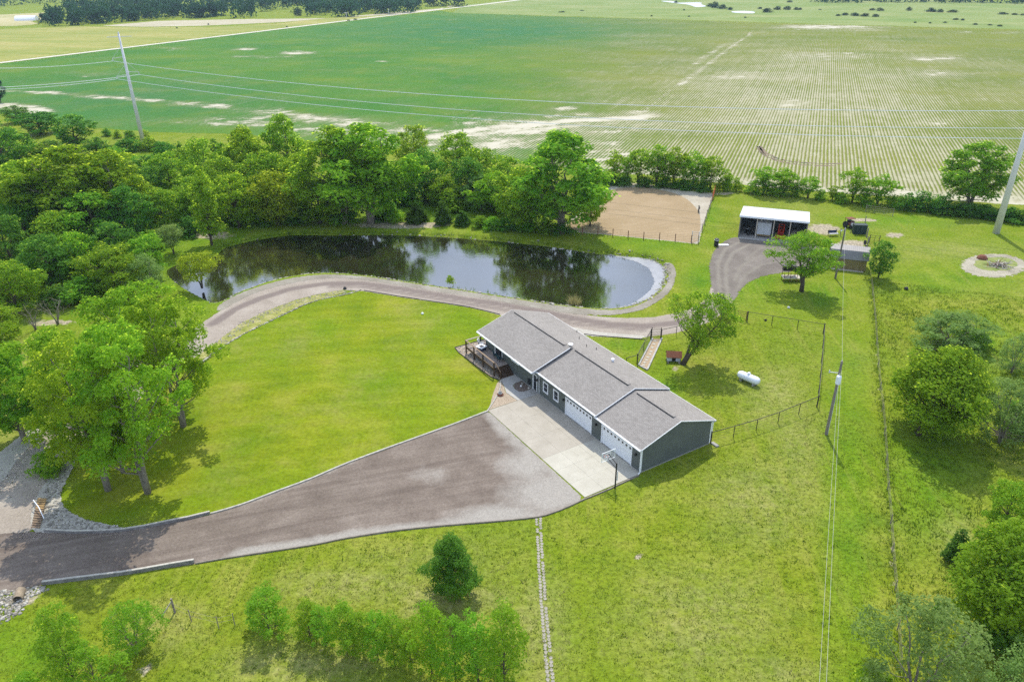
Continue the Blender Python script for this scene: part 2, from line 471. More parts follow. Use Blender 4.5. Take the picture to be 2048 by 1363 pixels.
def sheet(name, poly, mat, z, step=0.6, attrs=(), pad=1.0, **k):
    """a sheet of ground of its own colour, trimmed by its outline"""
    poly = np.asarray(poly)
    lo, hi = poly.min(0) - pad, poly.max(0) + pad
    me = grid_mesh(name, np.arange(lo[0], hi[0] + step, step), np.arange(lo[1], hi[1] + step, step), z, mat,
        lambda P: sdf(P, poly) > -pad, (('edge', lambda P: sdf(P, poly)), *attrs))
    return obj(name, me, kind='structure', **k)
def ribbon(pts, w, z=0.0):
    """outline of a strip; pts surveyed, w metres (number or one per point)"""
    L = smooth(pix(pts), 5, False)
    ws = np.interp(np.linspace(0, 1, len(L)), np.linspace(0, 1, len(pts)), w if isinstance(w, (list, tuple)) else [w] * len(pts)) / 2
    d = np.gradient(L, axis=0); d /= np.linalg.norm(d, axis=1)[:, None]
    nrm = np.c_[-d[:, 1], d[:, 0]] * ws[:, None]
    return np.r_[L + nrm, (L - nrm)[::-1]]

# water
t = NT('pond_water')
mp = t.mapped((1, 1.6, 1))
w = t.math('ADD', t.math('MULTIPLY', t.noise(1.5, 3, 0.5, mp), 0.7), t.math('MULTIPLY', t.noise(0.25, 2, 0.5, mp), 0.5))
bed = t.ramp(t.noise(0.12, 4), [(0.3, (0.012, 0.013, 0.006)), (0.7, (0.026, 0.025, 0.010))])
bn = t.bump(w, 0.10, 0.12)
df = t.n('BsdfDiffuse'); t.put(df.inputs[0], bed)
gs = t.n('BsdfGlossy'); gs.inputs['Roughness'].default_value = 0.05; t.put(gs.inputs['Normal'], bn); gs.inputs['Color'].default_value = (0.97, 0.98, 1, 1)
ly = t.n('Fresnel'); ly.inputs['IOR'].default_value = 3.0; t.put(ly.inputs['Normal'], bn)
ms = t.n('MixShader'); t.put(ms.inputs[0], ly.outputs[0]); t.t.links.new(df.outputs[0], ms.inputs[1]); t.t.links.new(gs.outputs[0], ms.inputs[2])
MAT['water'] = t.done(ms.outputs[0])
lo, hi = pond_line.min(0) - 1, pond_line.max(0) + 1
me = grid_mesh('pond_water', np.arange(lo[0], hi[0], 1.0), np.arange(lo[1], hi[1], 1.0), WATER_Z, MAT['water'], lambda P: sdf(P, pond_line) > -0.6)
obj('pond_water', me, kind='structure')
t = NT('pale_water_band')  # ragged pale grey band on the water along the right shore
MAT['pale_band'] = t.ragged(t.bsdf(t.ramp(t.noise(0.6, 5), [(0.3, (0.18, 0.19, 0.21)), (0.7, (0.27, 0.275, 0.285))]), 0.35, None, 0.5), 0.6, 0.9)
sheet('pond_pale_band', smooth(pix([(1215, 508), (1262, 520), (1296, 536), (1308, 560), (1300, 580), (1280, 597), (1262, 609), (1300, 597), (1326, 574), (1335, 548), (1322, 526), (1290, 514)], WATER_Z), 3), MAT['pale_band'], WATER_Z + 0.012, 0.5, pad=0.5)

# lawn
t = NT('lawn_grass')
med = t.noise(0.16, 4, 0.55); fine = t.noise(2.2, 5, 0.7)
vec = t.mapped((0.16, 1.5, 1), (0, 0, math.radians(24)))
col = t.ramp(med, [(0.3, (0.110, 0.165, 0.007)), (0.52, (0.168, 0.208, 0.010)), (0.75, (0.235, 0.240, 0.032))])
col = t.mix(t.ramp(t.noise(0.07, 4), [(0.42, 0.0), (0.62, 0.65)]), col, (0.105, 0.185, 0.006))
col = t.mix(t.math('MULTIPLY', t.ramp(t.noise(0.11, 6, 0.7, t.mapped((1, 1, 1), (0, 0, 1.1))), [(0.5, 0.0), (0.72, 0.6)]), t.ramp(t.noise(1.3, 5, 0.75), [(0.35, 0.25), (0.65, 1.0)])), col, (0.285, 0.25, 0.085))
col = t.mix(1.0, col, t.ramp(t.noise(1.0, 3, 0.5, vec), [(0.35, 0.96), (0.65, 1.03)]), 'MULTIPLY')
col = t.mix(1.0, col, t.ramp(fine, [(0.3, 0.68), (0.5, 1.0), (0.72, 1.26)]), 'MULTIPLY')
mw = t.n('TexWave', wave_type='RINGS', rings_direction='Z'); t.put(mw.inputs['Vector'], t.mapped((0.75, 1, 1)))
mw.inputs['Scale'].default_value = 0.13; mw.inputs['Distortion'].default_value = 5.0; mw.inputs['Detail'].default_value = 2.0; mw.inputs['Detail Scale'].default_value = 0.15
col = t.mix(1.0, col, t.ramp(mw.outputs['Fac'], [(0.2, 0.955), (0.8, 1.03)]), 'MULTIPLY')
h = t.math('ADD', t.noise(2.0, 6, 0.7), t.math('MULTIPLY', t.noise(9.0, 3), 0.4))
MAT['lawn'] = t.ragged(t.bsdf(col, 0.95, t.bump(h, 0.6, 0.09), 0.05), 0.10, 2.5)
lawn_pts = [(728, 581), (800, 593), (870, 603), (940, 614), (1000, 629), (1040, 640), (1010, 700), (960, 705), (929, 712), (960, 733), (985, 748), (1002, 764), (999, 782), (990, 799), (975, 822),
    (900, 850), (800, 886), (700, 923), (620, 957), (560, 979), (480, 1009), (420, 1027), (330, 1045), (235, 1055), (190, 1046), (150, 1030), (128, 1008), (122, 988), (132, 962), (155, 925), (195, 875), (250, 830), (300, 795), (360, 755), (412, 718),
    (440, 697), (480, 672), (520, 652), (570, 628), (610, 609), (650, 597), (690, 589), (712, 584)]
sheet('front_lawn', pix(lawn_pts), MAT['lawn'], 0.006, 0.7, pad=0.6)

# gravel and roads
def gravel(name, stops, rag=0.25, track=None, tdir=0.0, amp=0.6, attr=None):
    t = NT(name)
    fine = t.noise(3.5, 6, 0.75); med = t.noise(0.25, 5, 0.6)
    col = t.ramp(t.math('ADD', t.math('MULTIPLY', med, 0.6), t.math('MULTIPLY', fine, 0.4)), stops)
    if track:
        v = t.mapped((0.05, 1.1, 1), (0, 0, tdir))
        col = t.mix(t.ramp(t.noise(1.2, 5, 0.6, v), [(0.45, 0.0), (0.68, 0.75)]), col, track)
    if attr: col = t.mix(t.ramp(t.math('ADD', t.attr('worn'), t.math('MULTIPLY', t.math('SUBTRACT', t.noise(0.5, 6, 0.7), 0.5), 0.9)), [(0.2, 0.0), (0.8, 0.95)]), col, attr)
    vor = t.n('TexVoronoi'); t.put(vor.inputs['Vector'], t.pos()); vor.inputs['Scale'].default_value = 9.0
    col = t.mix(1.0, col, t.ramp(vor.outputs['Color'], [(0.1, 0.86), (0.9, 1.14)]), 'MULTIPLY')
    h = t.math('ADD', t.noise(5.0, 5, 0.7), t.math('MULTIPLY', med, 1.5))
    return t.ragged(t.bsdf(col, 0.95, t.bump(h, amp, 0.05), 0.15), rag, 1.6)
MAT['millings'] = gravel('millings', [(0.3, (0.100, 0.079, 0.064)), (0.5, (0.168, 0.137, 0.113)), (0.7, (0.240, 0.203, 0.172))], 0.12, (0.108, 0.085, 0.070), math.radians(-17), attr=(0.285, 0.265, 0.235))
MAT['dam_gravel'] = gravel('dam_gravel', [(0.3, (0.21, 0.18, 0.145)), (0.5, (0.29, 0.25, 0.21)), (0.7, (0.37, 0.335, 0.285))], 0.3, attr=(0.165, 0.135, 0.12))
MAT['pale_gravel'] = gravel('pale_gravel', [(0.3, (0.27, 0.25, 0.215)), (0.5, (0.36, 0.34, 0.295)), (0.7, (0.46, 0.44, 0.39))], 0.35)
MAT['barn_gravel'] = gravel('barn_gravel', [(0.3, (0.105, 0.09, 0.077)), (0.5, (0.155, 0.135, 0.117)), (0.7, (0.215, 0.19, 0.166))], 0.8, attr=(0.20, 0.18, 0.15))

worn_f = union([(1.0, spread_px(1110, 985, 120, 50)), (1.0, spread_px(1000, 1030, 110, 26)), (0.9, spread_px(1060, 930, 75, 45)), (0.9, band_px([(470, 1110), (560, 1097), (700, 1072), (820, 1057), (950, 1045)], 1.0)), (0.45, spread_px(860, 950, 60, 26)), (0.75, band_px([(985, 826), (1000, 850), (1050, 895), (1120, 950), (1160, 992)], 1.4)), (0.5, band_px([(430, 1022), (560, 982), (700, 925)], 0.5))])
drive_pts = [(-60, 1075), (10, 1064), (60, 1063), (140, 1062), (240, 1060), (330, 1047), (420, 1029), (480, 1011), (560, 981), (620, 959), (700, 925), (800, 888), (900, 852), (978, 823), (1040, 880), (1110, 943), (1168, 997),
    (1142, 1012), (1110, 1025), (1075, 1035), (1000, 1043), (900, 1051), (800, 1061), (700, 1076), (560, 1101), (460, 1116), (390, 1127), (240, 1150), (85, 1168), (40, 1180), (-60, 1202)]
sheet('driveway', pix(drive_pts), MAT['millings'], 0.010, 0.7, (('worn', worn_f),), 0.5)

track_f = union([(1, band_px([(425, 648), (470, 618), (520, 597), (580, 578), (650, 567), (720, 566), (800, 577), (900, 593), (1000, 608), (1080, 622), (1150, 637), (1220, 648), (1290, 652), (1350, 646), (1400, 634), (1440, 612)], 1.0)),
    (0.7, band_px([(660, 573), (720, 573), (800, 585), (1000, 618), (1150, 648), (1290, 660)], 0.8))])
dam_pts = [(1478, 575), (1466, 602), (1450, 622), (1425, 641), (1390, 655), (1350, 666), (1310, 672), (1250, 672), (1200, 669), (1150, 660), (1100, 650), (1050, 643), (1000, 630), (940, 615), (870, 604), (800, 594), (728, 582), (690, 580), (640, 587), (590, 600), (545, 617), (505, 637), (468, 662), (440, 690),
    (400, 708), (350, 742), (290, 790), (230, 835), (190, 865), (140, 905), (100, 950), (70, 1010), (70, 1064), (10, 1066), (-70, 1078), (-50, 1010), (-10, 950), (50, 888), (110, 850), (180, 805), (250, 750), (310, 705), (370, 668), (425, 632), (460, 608), (500, 588), (545, 573), (600, 561), (660, 554), (720, 557), (790, 567), (870, 580), (950, 592), (1030, 606), (1100, 618),
    (1150, 626), (1190, 632), (1250, 636), (1310, 634), (1360, 624), (1395, 611), (1415, 594), (1424, 570), (1445, 560)]
sheet('dam_road', pix(dam_pts), MAT['dam_gravel'], 0.014, 0.7, (('worn', track_f),), 0.7)
barn_pts = [(1424, 575), (1421, 550), (1420, 525), (1430, 500), (1450, 482), (1478, 474), (1540, 478), (1600, 483), (1640, 490), (1662, 512), (1657, 536), (1625, 538), (1595, 541), (1565, 545), (1535, 550), (1503, 561), (1480, 580), (1468, 600), (1440, 605)]
yard_f = union([(0.75, band_px([(1440, 590), (1437, 555), (1436, 525), (1450, 498), (1480, 484)], 0.5)), (0.75, band_px([(1456, 596), (1452, 560), (1452, 530), (1466, 505), (1500, 488)], 0.5)), (0.6, band_px([(1475, 578), (1490, 550), (1520, 530), (1570, 520), (1620, 518)], 0.55)),
    (0.6, band_px([(1470, 560), (1480, 535), (1510, 515), (1560, 500), (1600, 490)], 0.5)), (0.5, spread_px(1580, 512, 60, 16)), (0.5, spread_px(1500, 482, 60, 6)), (0.55, band_px([(1490, 520), (1520, 497), (1560, 486)], 0.5))])
sheet('barn_yard', smooth(pix(barn_pts), 3), MAT['barn_gravel'], 0.018, 0.45, (('worn', yard_f),), 0.8)
t = NT('verge_weeds')
col = t.ramp(t.noise(0.7, 5, 0.7), [(0.3, (0.16, 0.20, 0.03)), (0.55, (0.30, 0.29, 0.10)), (0.75, (0.42, 0.38, 0.24))])
MAT['verge'] = t.ragged(t.bsdf(t.mix(1.0, col, t.ramp(t.noise(4, 4), [(0.3, 0.7), (0.7, 1.2)]), 'MULTIPLY'), 0.95, t.bump(t.noise(3, 6, 0.7), 0.8, 0.12), 0.05), 0.5, 1.2)
sheet('weedy_verge', pix([(690, 585), (640, 598), (600, 611), (560, 630), (510, 655), (470, 677), (430, 702), (400, 722), (395, 712), (440, 678), (480, 648), (520, 627), (560, 611), (600, 598), (650, 586), (690, 579)]), MAT['verge'], 0.022, 0.6, pad=0.7)
sheet('gravel_spill', smooth(pix([(70, 1063), (62, 1030), (78, 985), (100, 955), (130, 925), (150, 900), (160, 905), (140, 945), (126, 975), (122, 1000), (140, 1024), (180, 1040), (240, 1055), (240, 1062), (150, 1064)]), 3), MAT['pale_gravel'], 0.022, 0.6, pad=0.6)
sheet('track_shoulder', smooth(pix([(-60, 1010), (0, 968), (40, 912), (84, 868), (62, 856), (18, 890), (-60, 950)]), 3), MAT['pale_gravel'], 0.024, 0.6, pad=0.6)
sheet('gravel_shoulder', pix([(1045, 642), (1100, 655), (1180, 672), (1280, 677), (1300, 672), (1200, 664), (1120, 650)]), MAT['pale_gravel'], 0.026, 0.6, pad=0.6)

# stony slope between dam road and water
def z_bank(P): return pond_z(P) + 0.03
dam_rim = smooth(pix([(436, 612), (468, 592), (500, 579), (540, 566), (590, 555), (650, 549), (720, 552), (800, 563), (900, 578), (1000, 593), (1090, 607), (1160, 616), (1220, 620), (1265, 614), (1306, 595), (1330, 571), (1338, 548), (1326, 525), (1345, 528), (1352, 550), (1340, 582), (1310, 606), (1275, 622), (1220, 630), (1150, 628), (1100, 620), (1030, 608), (950, 594), (870, 582), (790, 569), (720, 559), (660, 556), (600, 563), (545, 575), (500, 590), (462, 610), (440, 622)]), 2)
MAT['bank_gravel'] = gravel('bank_gravel', [(0.3, (0.155, 0.135, 0.105)), (0.5, (0.235, 0.215, 0.175)), (0.7, (0.34, 0.32, 0.275))], 0.55, amp=0.9)
sheet('stony_bank', dam_rim, MAT['bank_gravel'], z_bank, 0.4, pad=0.8)

# riding arena
t = NT('arena_sand')
col = t.ramp(t.math('ADD', t.math('MULTIPLY', t.noise(0.15, 4), 0.5), t.math('MULTIPLY', t.noise(2.0, 5, 0.7), 0.5)), [(0.3, (0.24, 0.18, 0.10)), (0.5, (0.30, 0.228, 0.135)), (0.7, (0.375, 0.292, 0.188))])
wv = t.n('TexWave', wave_type='RINGS', rings_direction='Z'); t.put(wv.inputs['Vector'], t.mapped((1, 1, 1)))
wv.inputs['Scale'].default_value = 0.35; wv.inputs['Distortion'].default_value = 9.0; wv.inputs['Detail'].default_value = 3.0; wv.inputs['Detail Scale'].default_value = 0.22
MAT['arena_till'] = t.ragged(t.bsdf(t.mix(t.math('MULTIPLY', wv.outputs['Fac'], 0.35), col, (0.30, 0.21, 0.135)), 0.95, t.bump(wv.outputs['Fac'], 0.5, 0.15), 0.05), 0.25, 1.0)
MAT['arena_edge'] = gravel('arena_edge', [(0.3, (0.28, 0.25, 0.195)), (0.5, (0.36, 0.325, 0.26)), (0.7, (0.44, 0.405, 0.335))], 0.5)
sheet('arena_surround', pix([(1120, 462), (1160, 465), (1220, 470), (1290, 477), (1350, 483), (1397, 488), (1404, 458), (1414, 425), (1424, 400), (1427, 386), (1390, 383), (1345, 377), (1306, 370), (1270, 366), (1233, 365), (1200, 385), (1165, 420), (1140, 440)]), MAT['arena_edge'], 0.010, 0.8, pad=1.0)
sheet('riding_arena', smooth(pix([(1128, 460), (1170, 464), (1230, 470), (1300, 477), (1360, 483), (1393, 485), (1399, 465), (1401, 445), (1398, 425), (1387, 410), (1370, 396), (1347, 386), (1306, 377), (1273, 374.5), (1235, 377), (1208, 386), (1180, 412), (1150, 438)]), 3), MAT['arena_till'], 0.016, 0.8, pad=0.8)

# ------------------------------------------------------------------ crop field and the country beyond
_b = (681.5 + 72) / FPX
ROW_AZ = math.atan2((1670 - 1024) / FPX, _c + _b * _s)
t = NT('crop_rows')
xr = t.n('SeparateXYZ'); t.put(xr.inputs[0], t.mapped((1, 1, 1), (0, 0, ROW_AZ)))
wob = t.math('MULTIPLY', t.math('SUBTRACT', t.noise(0.25, 2), 0.5), 0.25)
fr = t.math('FRACT', t.math('ADD', t.math('MULTIPLY', xr.outputs[0], 1 / 0.92), wob))
tri = t.math('MULTIPLY', t.math('ABSOLUTE', t.math('SUBTRACT', fr, 0.5)), 2.0)
cover = t.math('ADD', t.attr('cover'), t.math('MULTIPLY', t.math('SUBTRACT', t.noise(1.0, 5, 0.7, t.mapped((0.55, 0.12, 1), (0, 0, ROW_AZ))), 0.5), 0.85))
streak = t.noise(1.0, 4, 0.6, t.mapped((0.5, 0.02, 1), (0, 0, ROW_AZ)))
cover = t.math('ADD', cover, t.math('MULTIPLY', t.math('SUBTRACT', streak, 0.5), 0.75))
blot = t.noise(1.0, 6, 0.7, t.mapped((0.022, 0.034, 1), (0, 0, 0.2)))
cover = t.math('ADD', cover, t.math('MULTIPLY', t.math('SUBTRACT', blot, 0.5), 1.5))
bare = t.ramp(t.math('ADD', t.attr('bare'), t.math('MULTIPLY', t.math('SUBTRACT', t.noise(1.0, 8, 0.75, t.mapped((0.07, 0.10, 1), (0, 0, -0.25))), 0.485), 4.2)), [(0.46, 0.0), (1.15, 1.0)])
bare = t.math('MULTIPLY', bare, t.ramp(t.attr('bare'), [(0.02, 0.0), (0.12, 1.0)]))
cover = t.math('SUBTRACT', t.math('SUBTRACT', cover, bare), t.math('MULTIPLY', t.attr('bare'), 0.62))
pl = t.ramp(t.math('SUBTRACT', cover, tri), [(0.0, 0.0), (0.48, 1.0)])
lush = t.attr('lush')
patch = t.noise(0.016, 5, 0.6)
yel = t.ramp(patch, [(0.3, (0.105, 0.150, 0.018)), (0.55, (0.150, 0.180, 0.024)), (0.75, (0.195, 0.20, 0.034))])
grn = t.ramp(patch, [(0.3, (0.038, 0.140, 0.022)), (0.55, (0.068, 0.165, 0.022)), (0.75, (0.125, 0.19, 0.022))])
plant = t.mix(lush, yel, grn)
plant = t.mix(t.attr('blue'), plant, (0.036, 0.136, 0.040))
plant = t.mix(1.0, plant, t.ramp(t.noise(1.1, 6, 0.75), [(0.3, 0.6), (0.7, 1.35)]), 'MULTIPLY')
plant = t.mix(t.ramp(t.noise(0.05, 6, 0.7), [(0.5, 0.0), (0.72, 0.5)]), plant, (0.15, 0.19, 0.02))
soil = t.ramp(t.noise(0.35, 5, 0.65), [(0.3, (0.255, 0.24, 0.14)), (0.7, (0.375, 0.36, 0.245))])
soil = t.mix(t.math('MULTIPLY', bare, 0.75), soil, (0.48, 0.45, 0.37))
col = t.mix(pl, soil, plant)
hgt = t.math('MULTIPLY', pl, t.math('ADD', 0.6, t.noise(2.5, 4)))
MAT['crop'] = t.ragged(t.bsdf(col, 0.95, t.bump(hgt, 0.7, 0.3), 0.05), 2.0, 0.35)

field_pts = [(-900, 238), (-300, 165), (0, 128), (240, 98), (480, 69), (720, 40), (880, 22), (905, 26), (1080, 32), (1280, 38), (1500, 45), (1700, 51), (2048, 60), (2900, 88),
    (3000, 470), (2500, 445), (2048, 410), (1900, 400), (1700, 388), (1560, 376), (1440, 366), (1330, 354), (1190, 340), (1000, 322), (860, 303), (650, 284), (470, 268), (300, 264), (190, 256), (90, 246), (0, 226), (-200, 235), (-600, 280)]
def cover_f(P):
    u, v = seen(P[:, 0], P[:, 1], 0)
    right = np.clip((u - 900 - (300 - v) * 0.6) / 450, 0, 1)
    far = np.clip((150 - v) / 110, 0, 1)
    c = 1.36 - 0.58 * right + 0.28 * right * far * np.clip((u - 1250) / 200, 0, 1)
    mid = np.clip(1 - np.hypot((u - 1600) / 330, (v - 215) / 130), 0, 1)
    low = np.clip((v - 270) / 90, 0, 1) * right
    edge = np.clip((u - 1780) / 200, 0, 1)
    return c - 0.30 * mid - 0.10 * low + 0.20 * edge * (1 - low) + 0.12 * far - 0.10 * np.clip((v - 225) / 60, 0, 1) * (1 - right)
def lush_ff(P):
    u, v = seen(P[:, 0], P[:, 1], 0)
    return np.clip((1330 - u + (v - 150) * 0.5) / 420, 0, 1)
def blue_f(P):
    u, v = seen(P[:, 0], P[:, 1], 0)
    return np.maximum(np.clip(1.2 - np.hypot((u - 1000) / 420, (v - 62) / 40), 0, 1), 0.7 * np.clip(1.2 - np.hypot((u - 250) / 300, (v - 200) / 60), 0, 1))
bare_f = union([(0.95, band_px([(868, 274), (930, 264), (1000, 254), (1060, 250)], 5.5)), (0.95, band_px([(1060, 250), (1120, 243), (1200, 239), (1260, 237), (1300, 231)], 4.5)), (0.8, band_px([(900, 272), (1000, 262), (1080, 259), (1150, 252)], 4)), (0.7, spread_px(1105, 236, 14, 12)), (0.75, spread_px(1040, 260, 60, 10)), (0.58, spread_px(1060, 252, 240, 26)), (0.5, spread_px(950, 275, 130, 26)), (0.5, spread_px(1180, 300, 90, 30)), (0.8, spread_px(1130, 217, 28, 5)), (0.8, spread_px(1165, 228, 30, 5)), (0.7, spread_px(1275, 226, 40, 5)),
    (0.6, spread_px(1000, 285, 150, 26)), (0.6, band_px([(0, 181), (110, 186), (180, 192), (290, 200), (420, 212), (520, 222), (620, 232), (740, 245), (870, 262)], 4.5)), (0.5, band_px([(520, 222), (640, 240), (800, 262)], 9)), (0.42, band_px([(430, 240), (560, 250), (760, 275), (900, 290)], 12)),
    (0.9, band_px([(0, 210), (40, 214), (80, 224)], 6)), (0.9, spread_px(595, 106, 45, 4)), (0.7, spread_px(490, 98, 32, 4)), (0.4, spread_px(510, 114, 80, 4)), (1, spread_px(768, 123, 14, 1.5)), (0.4, spread_px(180, 150, 45, 4)), (0.4, spread_px(350, 98, 30, 4)),
    (0.85, spread_px(1650, 54, 120, 5)), (0.8, spread_px(1740, 60, 35, 1.5)), (0.4, spread_px(900, 40, 20, 2)), (0.5, spread_px(1860, 117, 70, 8)), (0.35, spread_px(1650, 112, 120, 8)), (0.4, spread_px(1880, 246, 80, 9)), (0.4, spread_px(1580, 205, 40, 10)), (0.4, spread_px(1480, 150, 60, 8)),
    (0.55, spread_px(1930, 64, 26, 2)), (0.5, spread_px(2010, 66, 40, 3)), (0.35, spread_px(1870, 147, 40, 6)), (0.6, band_px([(1502, 66), (1440, 110), (1364, 168)], 1.2)), (0.35, band_px([(1450, 88), (1390, 128)], 2.5)),
    (0.7, band_px([(1180, 332), (1330, 350), (1440, 362), (1560, 372), (1700, 384), (1850, 394), (2048, 406), (2500, 440)], 5.0)), (0.35, spread_px(1360, 345, 130, 14)), (0.45, spread_px(960, 300, 120, 14)), (0.5, spread_px(1230, 300, 30, 10))])
fp = pix(field_pts)
xs = growing(0, 260, 2.6, 4200, 1.1); xs = [-x for x in xs[:0:-1]] + xs
me = grid_mesh('crop_field', xs, growing(130, 420, 2.6, 2600, 1.03), 0.012, MAT['crop'], lambda P: sdf(P, fp) > -8, (('edge', lambda P: sdf(P, fp)), ('cover', cover_f), ('lush', lush_ff), ('blue', blue_f), ('bare', bare_f)))
obj('crop_field', me, kind='structure')
t = NT('tyre_track'); MAT['tyre'] = t.ragged(t.bsdf(t.ramp(t.noise(1.5, 4), [(0.3, (0.12, 0.085, 0.055)), (0.7, (0.22, 0.165, 0.11))]), 0.95), 0.35, 0.9)
t = NT('track_soil'); MAT['track_soil'] = t.ragged(t.bsdf(t.ramp(t.noise(1.0, 4), [(0.3, (0.30, 0.285, 0.19)), (0.7, (0.42, 0.40, 0.30))]), 0.95), 0.5, 0.5)
for pts, w_ in (([(1502, 66), (1440, 110), (1364, 168), (1310, 206)], 0.45), ([(1340, 180), (1285, 225)], 0.6), ([(1560, 120), (1520, 160), (1470, 215)], 0.6)):
    sheet('field_track', ribbon(pts, w_), MAT['track_soil'], 0.04, 1.6, pad=1.6)
for pts in ([(1516, 293), (1524, 305), (1545, 318), (1580, 327), (1620, 331), (1670, 331)], [(1519, 292), (1529, 303), (1550, 315), (1585, 323.5), (1630, 327), (1690, 327)]):
    sheet('wheel_track', ribbon(pts, 1.25), MAT['tyre'], 0.03, 1.2, pad=1.0)

def far_sheet(name, pts, stops, z, scale=0.02, step=12, rag=3.0, streak=None):
    t = NT(name)
    col = t.ramp(t.noise(scale, 5, 0.65), stops)
    col = t.mix(1.0, col, t.ramp(t.noise(0.25, 5, 0.7), [(0.3, 0.82), (0.7, 1.15)]), 'MULTIPLY')
    if streak: col = t.mix(t.ramp(t.noise(1.0, 4, 0.6, t.mapped((0.012, 0.10, 1), (0, 0, 0.25))), [(0.45, 0.0), (0.7, 0.8)]), col, streak)
    poly = pix(pts); m = t.ragged(t.bsdf(col, 0.95, None, 0.05), rag, 0.15)
    return sheet(name, poly, m, z, step, pad=step)
far_sheet('hay_meadow', [(-900, 232), (-300, 160), (0, 124), (240, 95), (480, 66), (720, 37), (800, 30), (640, 37), (560, 47), (430, 54), (300, 55), (150, 53), (70, 56), (-100, 62), (-900, 100)],
    [(0.3, (0.20, 0.225, 0.055)), (0.5, (0.27, 0.265, 0.075)), (0.7, (0.33, 0.295, 0.11))], 0.02, 0.012, 9, 4.0, (0.16, 0.215, 0.035))
far_sheet('stubble_field', [(200, 52), (320, 42), (470, 39), (640, 37), (800, 29), (860, 23), (930, 9), (900, 12), (880, 17), (700, 33), (560, 45), (400, 52), (290, 54)],
    [(0.3, (0.34, 0.31, 0.20)), (0.7, (0.42, 0.38, 0.28))], 0.04, 0.03, 9, 3.0)
far_sheet('pale_meadow', [(-900, 92), (-100, 55), (40, 52), (80, 48), (60, 43), (130, 32), (125, 24), (60, 27), (-100, 34), (-900, 60)], [(0.3, (0.29, 0.28, 0.11)), (0.7, (0.43, 0.38, 0.22))], 0.06, 0.012, 12, 4.0)
far_sheet('far_pasture', [(930, 10), (905, 26), (1280, 37), (1700, 50), (2048, 59), (3000, 92), (3600, 60), (2600, 20), (2048, 4), (1600, -3), (1100, -4), (1010, 2)],
    [(0.3, (0.13, 0.20, 0.04)), (0.5, (0.20, 0.245, 0.075)), (0.7, (0.28, 0.285, 0.125))], 0.02, 0.012, 14, 6.0, (0.12, 0.185, 0.045))
t = NT('farm_road_dust'); MAT['farm_road'] = t.ragged(t.bsdf(t.ramp(t.noise(0.2, 5), [(0.3, (0.44, 0.42, 0.34)), (0.7, (0.54, 0.51, 0.43))]), 0.95), 0.8, 0.4)
sheet('farm_road', ribbon([(-900, 236), (-300, 163), (0, 126), (240, 97), (480, 68), (720, 38.5), (880, 19.5), (960, 10), (1040, 0), (1090, -6)], [5, 5, 5, 5, 5.5, 6, 7, 8, 9, 9]), MAT['farm_road'], 0.10, 4.0, pad=4)
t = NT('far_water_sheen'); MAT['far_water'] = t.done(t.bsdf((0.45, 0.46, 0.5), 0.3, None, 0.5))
for pts in ([(1322, 2.5), (1350, 3), (1352, 6), (1400, 5.5), (1402, 9), (1412, 13), (1392, 14.5), (1378, 10), (1350, 6.5)], [(1466, 23), (1490, 22.5), (1508, 24), (1506, 27), (1480, 26.5), (1464, 25)]):
    P = smooth(pix(pts), 3)
    obj('marsh_water', MB().prism([tuple(p) for p in P], 0.05, 0.12).mesh('marsh_water', MAT['far_water']), kind='structure')

# ------------------------------------------------------------------ the house
HA = -1.01912                                            # heading of its long axis
HO = (12.819, 61.086, 0.0)
HW, HM = 9.67, 4.84                                      # depth and ridge line
house = empty('ranch_house', HO, HA, 'long grey green ranch house with three stepped grey shingle roofs', 'house')
def hpt(u, v, z=0.0):
    return Vector((HO[0] + u * math.cos(HA) - v * math.sin(HA), HO[1] + u * math.sin(HA) + v * math.cos(HA), z))

t = NT('lap_siding')
vz = t.n('SeparateXYZ'); t.put(vz.inputs[0], t.pos())
lap = t.math('FRACT', t.math('MULTIPLY', vz.outputs[2], 1 / 0.15))
MAT['siding'] = t.done(t.bsdf(t.mix(t.ramp(lap, [(0.0, 0.5), (0.12, 0.0)]), t.ramp(t.noise(0.7, 4), [(0.3, (0.100, 0.112, 0.102)), (0.7, (0.122, 0.134, 0.122))]), (0.05, 0.056, 0.052)), 0.65, t.bump(lap, 0.5, 0.012), 0.3))
def shingle_mat(name, sgn):
    t = NT(name)
    sp = t.n('SeparateXYZ'); t.put(sp.inputs[0], t.pos())
    cb = t.n('CombineXYZ'); t.put(cb.inputs[0], sp.outputs[0]); t.put(cb.inputs[1], t.math('MULTIPLY', sp.outputs[1], 1.05))
    br = t.n('TexBrick'); t.put(br.inputs['Vector'], cb.outputs[0])
    br.offset = 0.37; br.inputs['Scale'].default_value = 1.0; br.inputs['Brick Width'].default_value = 0.33; br.inputs['Row Height'].default_value = 0.145
    br.inputs['Mortar Size'].default_value = 0.013; br.inputs['Bias'].default_value = 0.0
    br.inputs['Color1'].default_value = (0.215, 0.198, 0.181, 1); br.inputs['Color2'].default_value = (0.305, 0.283, 0.26, 1); br.inputs['Mortar'].default_value = (0.12, 0.11, 0.10, 1)
    col = t.mix(t.ramp(t.noise(2.2, 5, 0.7), [(0.35, 0.0), (0.7, 0.55)]), br.outputs['Color'], (0.262, 0.244, 0.226))
    col = t.mix(1.0, col, t.ramp(t.noise(0.35, 4), [(0.3, 0.93), (0.7, 1.06)]), 'MULTIPLY')
    h = t.math('ADD', br.outputs['Fac'], t.noise(9, 4))
    return t.done(t.bsdf(col, 0.9, t.bump(h, 0.35, 0.015), 0.2))
MAT['shingle'] = shingle_mat('shingle', 1)

